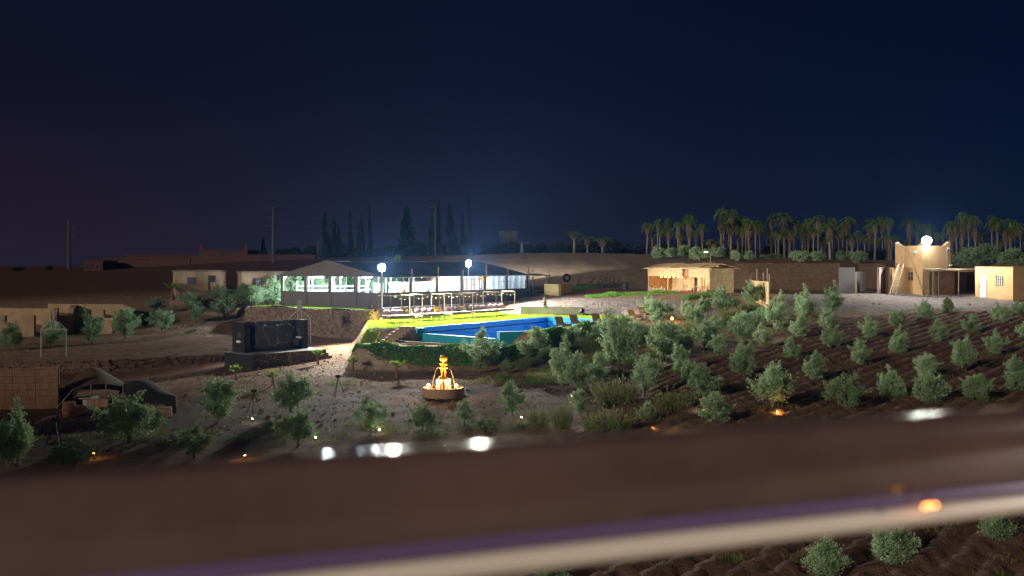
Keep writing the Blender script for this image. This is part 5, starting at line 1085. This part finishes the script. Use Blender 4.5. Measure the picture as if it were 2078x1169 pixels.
# tall palms of the grove
def palm_proto(seed, skirt):
    R = np.random.default_rng(seed); P, D, Lh, Wd = [], [], [], []
    top = np.array([0, 0, 1.0])
    for i in range(30):
        a = i * 2.4; el = R.uniform(-.25, 1.35); L = R.uniform(.20, .34); d = np.array([math.cos(a) * math.cos(el), math.sin(a) * math.cos(el), math.sin(el)]); s = np.cross(d, [0, 0, 1.0]); s /= np.linalg.norm(s) + 1e-6
        for j in range(1, 13):
            t = j / 12; q = top + d * L * t + np.array([0, 0, -.17 * t * t * L / .22])
            tan = d + np.array([0, 0, -1.0 * t]); tan /= np.linalg.norm(tan)
            for sd_ in (-1, 1):
                dd = tan * .75 + s * sd_ * .6 + np.array([0, 0, -.35]); dd /= np.linalg.norm(dd); l = .075 * math.sin(math.pi * (.12 + .8 * t)); P.append(q + dd * l * .5); D.append(dd); Lh.append(l); Wd.append(.016)
    V, Q = leaves(np.array(P), np.array(D), np.array(Lh), np.array(Wd)); me = arr_mesh('crown', V, Q); me.materials.append(M_palm)
    P, D = [], []; n = 620
    a = R.uniform(0, 6.28, n); z = 1.0 - R.random(n) ** 1.2 * skirt; r = .024 + .055 * np.sin(np.pi * np.clip((1.0 - z) / skirt, .03, 1)) * R.uniform(.4, 1, n)
    P = np.stack([np.cos(a) * r, np.sin(a) * r, z], 1); D = unit(np.stack([np.cos(a) * .35, np.sin(a) * .35, -np.ones(n)], 1) + R.normal(size=(n, 3)) * .15); V, Q = leaves(P, D, R.uniform(.06, .13, n), R.uniform(.010, .020, n)); sk = arr_mesh('dead_fronds', V, Q); sk.materials.append(M_drypalm)
    st = MB().tube([(0, 0, -.05), (.004, 0, .5), (0, 0, 1.0)], [.032, .026, .022], 8); ms = bpy.data.meshes.new('trunk'); ms.from_pydata(st.v, [], st.f); ms.materials.append(mat('grove_bark', (.26, .20, .14), .95, .4, 20, .5, 60)); return ms, me, sk
PALM = [palm_proto(120 + k, .25 + .12 * (k % 3)) for k in range(6)]
R = random.Random(21); pl_ = []
for px in range(1316, 2110, 11):
    pl_.append((px + R.uniform(-6, 6), R.choice([436, 448, 442, 458, 470, 458, 446, 468, 484, 476]) + R.uniform(-8, 8), R.uniform(165, 235)))
pl_ += [(1465, 416, 185), (1483, 420, 200), (1334, 440, 190), (1592, 425, 190), (1660, 432, 185), (1565, 428, 210), (1952, 424, 190), (1981, 430, 200), (1513, 436, 190), (1690, 436, 205), (1803, 436, 200), (2048, 438, 190), (1640, 438, 215), (1775, 440, 190)]
pl_.sort()
for k, (px, top, Y_) in enumerate(pl_):
    x = (px - 1039) / F * Y_; zb = h1(x, Y_); h = EYE + (HY - top) / F * Y_ - zb; h *= .86; j = R.randrange(6)
    o = thing('grove_palm', f'shaggy palm in the dark grove on the right, {ORD(k + 1)} from left', 'palm', (x, Y_, zb), R.uniform(0, 6), 'palms of the grove', (7.5, 7.5, h)); cs = max(5.0, h * .75) * R.uniform(.75, 1.35); o.scale = (cs, cs, h); o.rotation_euler = (R.uniform(-.04, .04), R.uniform(-.04, .04), R.uniform(0, 6)); link('trunk', PALM[j][0], None, o); link('crown', PALM[j][1], None, o); link('dead_fronds', PALM[j][2], None, o)
for k, (px, top, Y_) in enumerate(((1165, 466, 200), (1192, 476, 210), (1223, 480, 195))):
    x = (px - 1039) / F * Y_; zb = h1(x, Y_); h = (EYE + (HY - top) / F * Y_ - zb) * .85; o = thing('ridge_palm', ['left', 'middle', 'right'][k] + ' one of three dark palms on the hill crest behind the hut', 'palm', (x, Y_, zb), k, 'palms on the crest', (9, 9, h)); link('trunk', PALM[k][0], None, o); link('crown', PALM[k][1], None, o); link('dead_fronds', PALM[k][2], None, o)

# cypresses and dark trees
def cyp_proto(seed, cone):
    R = np.random.default_rng(seed); n = 3600; z = R.random(n) ** .85; a = R.uniform(0, 6.28, n); prof = np.where(z < .12, z / .12 * .9 + .1, (1 - (z - .12) / .88) ** (.62 if not cone else 1.0)); lump = .75 + .35 * np.sin(z * 23 + a * 2) * np.sin(a * 3 + seed)
    r = prof * lump * R.random(n) ** .4; bend = .10 * np.sin(z * 2.2) * z * (seed % 3 - 1); P = np.stack([np.cos(a) * r * .5 + bend * 3, np.sin(a) * r * .5, z], 1); D = unit(np.stack([np.cos(a) * (.25 if not cone else .8), np.sin(a) * (.25 if not cone else .8), np.full(n, .6 if not cone else -.05)], 1) + R.normal(size=(n, 3)) * .2)
    D = D * np.array([1, 1, .3]); V, Q = leaves(P, D, R.uniform(.10, .24, n), R.uniform(.05, .1, n)); V[:, 2] = np.clip(V[:, 2], 0, 1.05); me = arr_mesh('crown', V, Q); me.materials.append(M_cypress); st = MB().tube([(0, 0, -.05), (0, 0, .5)], [.06, .03], 6); ms = bpy.data.meshes.new('trunk'); ms.from_pydata(st.v, [], st.f); ms.materials.append(M_bark); return ms, me
CYP = [cyp_proto(1 + k, k == 3) for k in range(4)]
cl = [(664, 432, 20, 2), (678, 442, 15, 0), (690, 455, 15, 1), (711, 430, 12, 0), (727, 450, 11, 1), (737, 433, 11, 2), (750, 415, 12, 0), (826, 423, 50, 3), (876, 428, 16, 0), (887, 407, 18, 1), (918, 415, 24, 2), (939, 437, 13, 0), (955, 404, 12, 1), (534, 484, 18, 3)]
for k, (px, top, w, j) in enumerate(cl):
    Y_ = 195 + 7 * (k % 4); x = (px - 1039) / F * Y_; zb = h1(x, Y_) - .5; h = EYE + (HY - top) / F * Y_ - zb; o = thing('cypress', ('broad dark conifer' if j == 3 else 'slim dark cypress') + f' on the ridge skyline, {ORD(sorted(c[0] for c in cl).index(px) + 1)} from left', 'cypress', (x, Y_, zb), k * 1.3, 'cypresses on the ridge', (w * Y_ / F * 1.15, w * Y_ / F * 1.15, h)); link('trunk', CYP[j][0], None, o); link('crown', CYP[j][1], None, o)
def bush_proto(seed):
    R = np.random.default_rng(seed); k = 22; c = unit(R.normal(size=(k, 3))) * R.uniform(.2, 1, (k, 1)) ** .5 * np.array([.42, .42, .40]) + np.array([0, 0, .5]); n = 2600; d = unit(R.normal(size=(n, 3))); P = c[R.integers(0, k, n)] + d * R.uniform(.03, .18, (n, 1)); V, Q = leaves(P, unit(d + R.normal(size=(n, 3)) * .6), R.uniform(.05, .10, n), R.uniform(.025, .05, n)); V[:, 2] = np.maximum(V[:, 2], -.02); st = MB().tube([(0, 0, -.1), (0, 0, .5)], [.05, .03], 6); ms = bpy.data.meshes.new('trunk'); ms.from_pydata(st.v, [], st.f); ms.materials.append(M_bark); return ms, arr_mesh('crown', V, Q)
BU = [bush_proto(200 + k) for k in range(4)]
BUd = []
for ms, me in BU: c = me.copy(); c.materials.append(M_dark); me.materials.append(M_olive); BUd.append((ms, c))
def bushes(lst, lab, grp, dark, Yr):
    for k, (px, top, bot, w) in enumerate(sorted(lst)):
        Y_ = Yr + 6 * (k % 3); x = (px - 1039) / F * Y_; zb = min(h1(x, Y_), EYE - (bot - HY) / F * Y_ + .8) - .2; h = EYE + (HY - top) / F * Y_ - zb; s = w * Y_ / F; o = thing('round_tree', lab + f', {ORD(k + 1)} from left', 'tree', (x, Y_, zb), k * 1.1, grp, (s, s, h)); pr = (BUd if dark else BU)[k % 4]; link('trunk', pr[0], None, o); link('crown', pr[1], None, o)
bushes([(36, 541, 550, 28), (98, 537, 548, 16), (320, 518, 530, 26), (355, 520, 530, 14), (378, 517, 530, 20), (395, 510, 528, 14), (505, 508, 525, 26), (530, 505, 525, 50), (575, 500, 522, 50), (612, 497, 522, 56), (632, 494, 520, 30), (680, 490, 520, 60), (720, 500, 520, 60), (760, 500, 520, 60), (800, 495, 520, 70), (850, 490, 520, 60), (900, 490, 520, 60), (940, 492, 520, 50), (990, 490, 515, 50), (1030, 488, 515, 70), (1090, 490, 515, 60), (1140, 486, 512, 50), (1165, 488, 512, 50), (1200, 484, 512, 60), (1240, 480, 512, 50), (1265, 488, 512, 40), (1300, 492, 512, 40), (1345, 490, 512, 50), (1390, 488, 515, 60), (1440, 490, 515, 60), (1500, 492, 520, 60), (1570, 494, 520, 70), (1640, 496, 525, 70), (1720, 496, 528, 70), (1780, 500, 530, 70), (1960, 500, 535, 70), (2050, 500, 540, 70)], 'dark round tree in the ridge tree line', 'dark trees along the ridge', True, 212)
bushes([(1335, 497, 514, 30), (1362, 500, 515, 34), (1388, 494, 516, 30), (1412, 498, 520, 30), (1432, 503, 522, 26), (1458, 498, 524, 34), (1492, 505, 526, 24), (1520, 507, 528, 24), (1567, 514, 532, 50), (1625, 505, 532, 44), (1660, 506, 534, 36), (1715, 507, 535, 50), (1745, 506, 536, 40)], 'grey green olive bush before the dark palm grove', 'olive bushes before the palm grove', False, 152)
bushes([(1965, 495, 545, 60), (2000, 488, 545, 60), (2055, 500, 548, 70), (1935, 512, 545, 40)], 'large olive behind the cabin roof and tower', 'large olives behind the tower', False, 128)

# ------------------------------------------------------------------ ground cover
def blades(name, label, pts, hmin, hmax, w, m, lean=.35):
    P = np.array(pts, float); n = len(P); L = rng.uniform(hmin, hmax, n); D = unit(np.stack([rng.normal(0, lean, n), rng.normal(0, lean, n), np.ones(n)], 1)); V, Q = leaves(P + D * L[:, None] * .45, D, L, w); o = link(name, arr_mesh(name, V, Q), m); tag(o, label, None, None, 'stuff'); return o
def scatter(poly, n, mar=0.0, avoid=None):
    P = np.array(poly); lo, hi = P.min(0), P.max(0); out = []; x = rng.uniform(lo[0], hi[0], n * 3); y = rng.uniform(lo[1], hi[1], n * 3); ok = sdist(poly, x, y) > mar
    if avoid is not None: ok &= sdist(avoid, x, y) < -.33
    x, y = x[ok][:n], y[ok][:n]; return np.stack([x, y, H(x, y)], 1)
lw = scatter(LAWN, 75000, .02, POOL); pt = np.sin(lw[:, 0] * 1.9 + 2 * np.sin(lw[:, 1] * .8)) * np.sin(lw[:, 1] * 1.5 + lw[:, 0]) + rng.normal(0, .35, len(lw)); lw = lw[pt > -.62]
strip = [(-12.2, 80.7), (-23.9, 90.3), (-21.5, 91.8), (-19.5, 90.0), (-11.8, 84.6)]
sg = scatter(strip, 22000); blades('lawn_grass', 'bright green lawn around the pool and beside the pavilion', np.concatenate([lw, sg]), .07, .17, .02, M_grass)
def cover(name, label, line, n, wd, hz, m, sag=0.0, ls=(.05, .10)):
    line = [np.array(p, float) for p in line]; seg = rng.integers(0, len(line) - 1, n); t = rng.random(n)[:, None]; A_ = np.array(line)[seg]; B_ = np.array(line)[seg + 1]; P = A_ + (B_ - A_) * t
    off = rng.uniform(-1, 1, n); lum = .75 + .5 * np.sin(P[:, 0] * 2.1) * np.sin(P[:, 0] * .7 + 1); P[:, 1] += off * wd * .5; P[:, 0] += rng.normal(0, .1, n); z = H(P[:, 0], P[:, 1]); top = hz * lum * np.sqrt(np.maximum(0, 1 - off ** 2)); P = np.stack([P[:, 0], P[:, 1], z + rng.random(n) ** .5 * top], 1)
    D = unit(rng.normal(size=(n, 3)) + np.array([0, -.3, .3])); V, Q = leaves(P, D, rng.uniform(*ls, n), rng.uniform(ls[0] * .7, ls[1] * .75, n)); o = link(name, arr_mesh(name, V, Q), m); tag(o, label, None, None, 'stuff')
cover('vine_cover', 'green creeper spilling over the edge of the pool path', [(-10.3, 64.9), (-8.5, 63.7), (-6, 62.95), (-3, 62.85), (-1, 62.85), (1.3, 62.85)], 14000, .85, .40, M_vine, ls=(.09, .16))
cover('hedge_foliage', 'dark green hedge below the pool chairs', [(2.0, 64.4), (3.6, 66.3), (5.3, 69.0), (7.0, 72.8), (8.8, 77)], 12000, 1.8, .6, M_vine, ls=(.09, .16))
cover('vine_cover', 'creeper covering the bank in front of the reed hut', [G(1192, 604)[:2], G(1240, 600)[:2], G(1300, 597)[:2], G(1372, 594)[:2]], 9000, 2.0, .32, M_vine)
cover('vine_cover', 'creeper beside the steps below the hut corner', [G(1388, 608)[:2], G(1420, 602)[:2], G(1468, 598)[:2]], 5000, 1.6, .4, M_vine)
cover('vine_cover', 'creeper bed behind the yellow wall', [G(1165, 586)[:2], G(1205, 583)[:2], G(1250, 578)[:2]], 5000, 2.6, .3, M_vine)
cover('vine_cover', 'bright creeper on the lawn edge left of the steps', [(-10.9, 72.5), (-10.2, 70.8), (-9.4, 69.6)], 3500, .9, .3, M_grass)
cover('shrub_foliage', 'tall green shrubs behind the pavilion', [wloc(8, 16.5)[:2], wloc(14, 16.5)[:2], wloc(21, 16.5)[:2]], 12000, 2.0, 3.0, M_vine, ls=(.14, .26))
tp_, gp_ = [], []
for o in ALLT:
    x, y, z = o.location; s = o.scale[0]
    if y > 30 and rng.random() < .85:
        n = int(rng.uniform(60, 200)); q = np.stack([x + rng.normal(0, .38 * s, n), y - .1 + rng.normal(0, .22 * s, n)], 1); q = np.concatenate([q, (H(q[:, 0], q[:, 1]) + .20)[:, None]], 1); (gp_ if rng.random() < .4 else tp_).append(q)
W1 = [(-24, 44), (-24, 40), (-8, 40.5), (2, 42), (4, 45), (-2, 45.5), (-10, 44)]; W2 = [(-3, 56), (3, 55.5), (9, 60), (14, 66), (17, 74), (12, 78), (9, 72), (6, 66), (2, 61)]; W3 = [(-42, 78), (-26, 84), (-24, 90), (-34, 94), (-45, 88)]
for poly, k in ((W1, 75), (W2, 90), (W3, 80), (FIELD, 260), ([(20, 84), (26, 82), (34, 83.5), (48, 83), (48, 84.5), (26, 83.8)], 30), ([(-20, 48), (-8, 55), (-4, 57), (-12, 60), (-22, 60)], 18)):
    for c in scatter(poly, k):
        n = int(rng.uniform(20, 90)); s = rng.uniform(.08, .34); q = np.stack([c[0] + rng.normal(0, s * 1.4, n), c[1] + rng.normal(0, s, n)], 1); q = np.concatenate([q, (H(q[:, 0], q[:, 1]) + (.17 if poly is FIELD else .02))[:, None]], 1); (gp_ if rng.random() < .22 else tp_).append(q)
for c in scatter([(-3.5, 55.5), (1, 54.5), (5, 57.5), (9, 62), (7, 64), (2, 60.5)], 90):
    n = int(rng.uniform(30, 120)); q = np.stack([c[0] + rng.normal(0, .35, n), c[1] + rng.normal(0, .25, n)], 1); q = np.concatenate([q, H(q[:, 0], q[:, 1])[:, None]], 1); (gp_ if rng.random() < .5 else tp_).append(q)
blades('weed_tufts', 'dry yellowish weeds scattered under the olives', np.concatenate(tp_), .08, .34, .018, M_weed, .45); blades('weed_tufts', 'fresh green weeds at the feet of the olives', np.concatenate(gp_), .06, .24, .022, M_greenweed, .5)
# loose stones
def pebbles(name, label, polys, n, smin, smax, m):
    pts = np.concatenate([scatter(p, n) for p in polys]); k = len(pts); s = rng.uniform(smin, smax, k) * (1 + (rng.random(k) < .04) * 2.0); base = np.array([(1, 0, 0), (0, 1, 0), (-1, 0, 0), (0, -1, 0), (0, 0, .8), (0, 0, -.8)]); V = base[None] * s[:, None, None] * rng.uniform(.6, 1.3, (k, 6, 1)); V += pts[:, None, :] + np.array([0, 0, .01]); f = np.array([(0, 1, 4), (1, 2, 4), (2, 3, 4), (3, 0, 4), (1, 0, 5), (2, 1, 5), (3, 2, 5), (0, 3, 5)]); Q = (f[None] + np.arange(k)[:, None, None] * 6).reshape(-1, 3); o = link(name, arr_mesh(name, V.reshape(-1, 3), Q), m); tag(o, label, None, None, 'stuff')
pebbles('loose_pebbles', 'loose pale stones scattered over gravel and bare earth', [G1, G2, G3, YARD, W3, [(-22, 46), (-12, 53), (-5, 56), (-10, 64), (-13, 74), (-22, 62)]], 2600, .015, .05, M_stone)
sl_ = [c for c in scatter([(15, 18), (24, 22), (26, 40), (10, 40), (2, 24), (6, 18)], 1600)]
pebbles('soil_clods', 'crumbly clods of earth on the ploughed rows', [FIELD], 9000, .02, .06, M_field)
rk_ = thing('edging_stones', 'row of stones edging the path below the left olives', 'stones', G(330, 672)); R = random.Random(9)
for k in range(46):
    t = k / 45; q = G(315 + 175 * t, 690 - 42 * t); MB().ball((q.x - rk_.location.x, q.y - rk_.location.y, q.z - rk_.location.z + .04), R.uniform(.09, .16), 6, 4, (1.2, 1, .7)).build('stone', M_stone, rk_)

# ------------------------------------------------------------------ garden lights
def spike(label, px, py, col, pw_, es=30):
    p = G(px, py); o = thing('spike_light', label, 'garden light', p, 0, 'garden spike lights'); MB().tube([(0, 0, -.05), (0, 0, .10)], .015).build('stake', M_iron, o); MB().lathe((0, 0, .10), [(.03, 0), (.045, .06), (.04, .07)], 8).build('lamp_head', M_iron, o); MB().ball((0, 0, .17), .032, 8, 6).build('bulb', emat('spike_' + ''.join(f'{int(c * 99):02d}' for c in col), col, es), o); lamp('POINT', (0, -.02, .27), pw_, col, o, .04)
gr, am = (1.0, .95, .62), (1.0, .46, .10)
for a_ in [('spike light glowing in a green tuft by the left tripod', 512, 858, gr, 5), ('spike light under the dim olive left of the gravel', 640, 897, gr, 2), ('spike light in the weeds below the fountain path', 770, 881, gr, 5), ('spike light beside the dim olive near the path front', 390, 888, gr, 4), ('amber spike light inside the wide olive at the front left', 190, 930, am, 6), ('amber spike light above the railing near the dim olives', 497, 934, am, 9), ('amber spike light just above the railing in the middle', 1327, 881, am, 8), ('amber spike light at the foot of the large field olive', 1578, 846, am, 14), ('pale spike light left of the front field olive', 1424, 842, gr, 6), ('pale spike light between the path olives', 1160, 812, gr, 3), ('pale spike light in the green weeds right of the fountain', 1058, 855, gr, 6)]: spike(*a_)
for k, (u, lb) in enumerate(((-3.1, 'by the wall corner'), (1.2, 'behind the second daybed'), (4.2, 'behind the middle daybed'), (7.2, 'behind the fourth daybed'), (10.4, 'behind the rightmost daybed'))):
    x, y = uv(u, 2.75); o = thing('wall_uplight', 'small yellow uplight at the foot of the stone wall ' + lb, 'garden light', (x, y, 9.62), 0, 'uplights along the stone wall'); MB().lathe((0, 0, 0), [(.05, 0), (.06, .12), (.04, .13)], 8).build('body', M_iron, o); MB().ball((0, 0, .15), .03, 6, 4).build('bulb', emat('yellow_bulb', (1, .75, .2), 20), o); lamp('POINT', (0, 0, .32), 60, (1.0, .78, .22), o, .05)

# ------------------------------------------------------------------ terrace railing in front of the camera
RA = Vector((-.34, .66, 0)); RB = Vector((.507, .985, 0)); rd = (RB - RA).normalized(); rc = RA.lerp(RB, .5); ang = math.atan2(rd.y, rd.x)
rail = thing('terrace_railing', 'blurred brown terrace handrail with a cream lower edge across the foreground', 'railing', (rc.x, rc.y, 12.75), ang)
def extr(prof, x0, x1):
    m_ = MB(); n = len(prof); m_.v = [(x0, *p) for p in prof] + [(x1, *p) for p in prof]
    for k in range(n): m_.f.append((k, (k + 1) % n, n + (k + 1) % n, n + k)); m_.uv += [(0, 0)] * 4
    m_.f += [tuple(range(n))[::-1], tuple(range(n, 2 * n))]; m_.uv += [(0, 0)] * 2 * n; return m_
zc = EYE - .19 - 12.75
prof = []
for k in range(28):
    t = 2 * math.pi * k / 28; c, s = math.cos(t), math.sin(t); prof.append((.024 * math.copysign(abs(c) ** .6, c), zc + .010 + .040 * math.copysign(abs(s) ** .6, s)))
extr(prof, -4.5, 4.5).build('handrail', M_rail, rail, True)
prof = [(.026 * math.copysign(abs(math.cos(2 * math.pi * k / 20)) ** .6, math.cos(2 * math.pi * k / 20)), zc - .0385 + .0105 * math.copysign(abs(math.sin(2 * math.pi * k / 20)) ** .6, math.sin(2 * math.pi * k / 20))) for k in range(20)]
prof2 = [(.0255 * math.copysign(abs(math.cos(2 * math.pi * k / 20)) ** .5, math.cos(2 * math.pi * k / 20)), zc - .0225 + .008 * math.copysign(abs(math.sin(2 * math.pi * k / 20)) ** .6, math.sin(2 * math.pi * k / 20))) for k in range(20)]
extr(prof2, -4.5, 4.5).build('painted_reflection', M_railb, rail, True)  # violet streak of reflected light, painted on as a band
extr(prof, -4.5, 4.5).build('lower_edge', M_railc, rail, True)
for x in (-4.4, 4.4): MB().box((x, 0, (zc - .05) / 2), (.05, .04, zc - .05)).build('post', M_rail, rail)
o = MB().box((0, -2.0, -.12), (22, 4.2, .24)).build('terrace', M_pale, None, False, (rc.x, rc.y, 12.75)); o.rotation_euler = (0, 0, ang); tag(o, 'pale terrace slab under the viewer', None, None, 'structure')
hw_ = MB().box((0, 0, 0), (60, 14, 18.5)).build('shade_blocker', M_plaster, None, False, (-68, 7, 12.6)); tag(hw_, 'unseen block added to shade the left foreground', None, None, 'structure')  # out of view, added to keep moonlight off the left foreground
lq = thing('orange_glint', 'tiny orange glow added under the handrail for a torch reflection', 'added glow', (.3745, .893, EYE - .2155))  # glowing balls added to imitate a torch reflected in the rail
for k, (dx, dz) in enumerate(((-.004, 0), (.0, .0008), (.005, .001))): MB().ball((dx, .0, dz), .0016, 8, 6).build('bulb', emat('tiny_orange', (1, .30, .04), 8), lq); MB().tube([(dx, 0, dz), (dx, .012, dz + .01)], .0006, 4).build('glint_stem', M_iron, lq)  # each bulb here is an added glowing ball imitating the torch reflection
tl_ = thing('assumed_terrace_lamp', 'assumed unseen warm lamp on a post at the back of the terrace', 'lamp', (8.6, .88, 12.75))  # assumed lamp out of view, added to light the handrail
MB().tube([(0, 0, -.05), (0, 0, 2.2)], .03).build('post', M_iron, tl_); MB().ball((0, 0, 2.3), .1, 12, 8).build('globe', emat('assumed_terrace_globe', (1, .84, .7), 6), tl_); lamp('POINT', (.16, .16, 2.3), P_BULB, (1, .84, .72), tl_, .1)
hz = MB().box((0, 0, 0), (4200, 3800, 28)).build('haze', None, None, False, (0, 700, 15)); tag(hz, 'thin night haze over the hillside', None, None, 'stuff')
hm_ = bpy.data.materials.new('night_haze'); hm_.use_nodes = True; t = hm_.node_tree; t.nodes.remove(t.nodes['Principled BSDF']); pv = t.nodes.new('ShaderNodeVolumePrincipled')
pv.inputs['Color'].default_value = (.16, .42, 1, 1); pv.inputs['Density'].default_value = .00012; pv.inputs['Anisotropy'].default_value = .7
t.links.new(pv.outputs[0], t.nodes['Material Output'].inputs['Volume']); hz.data.materials.append(hm_)
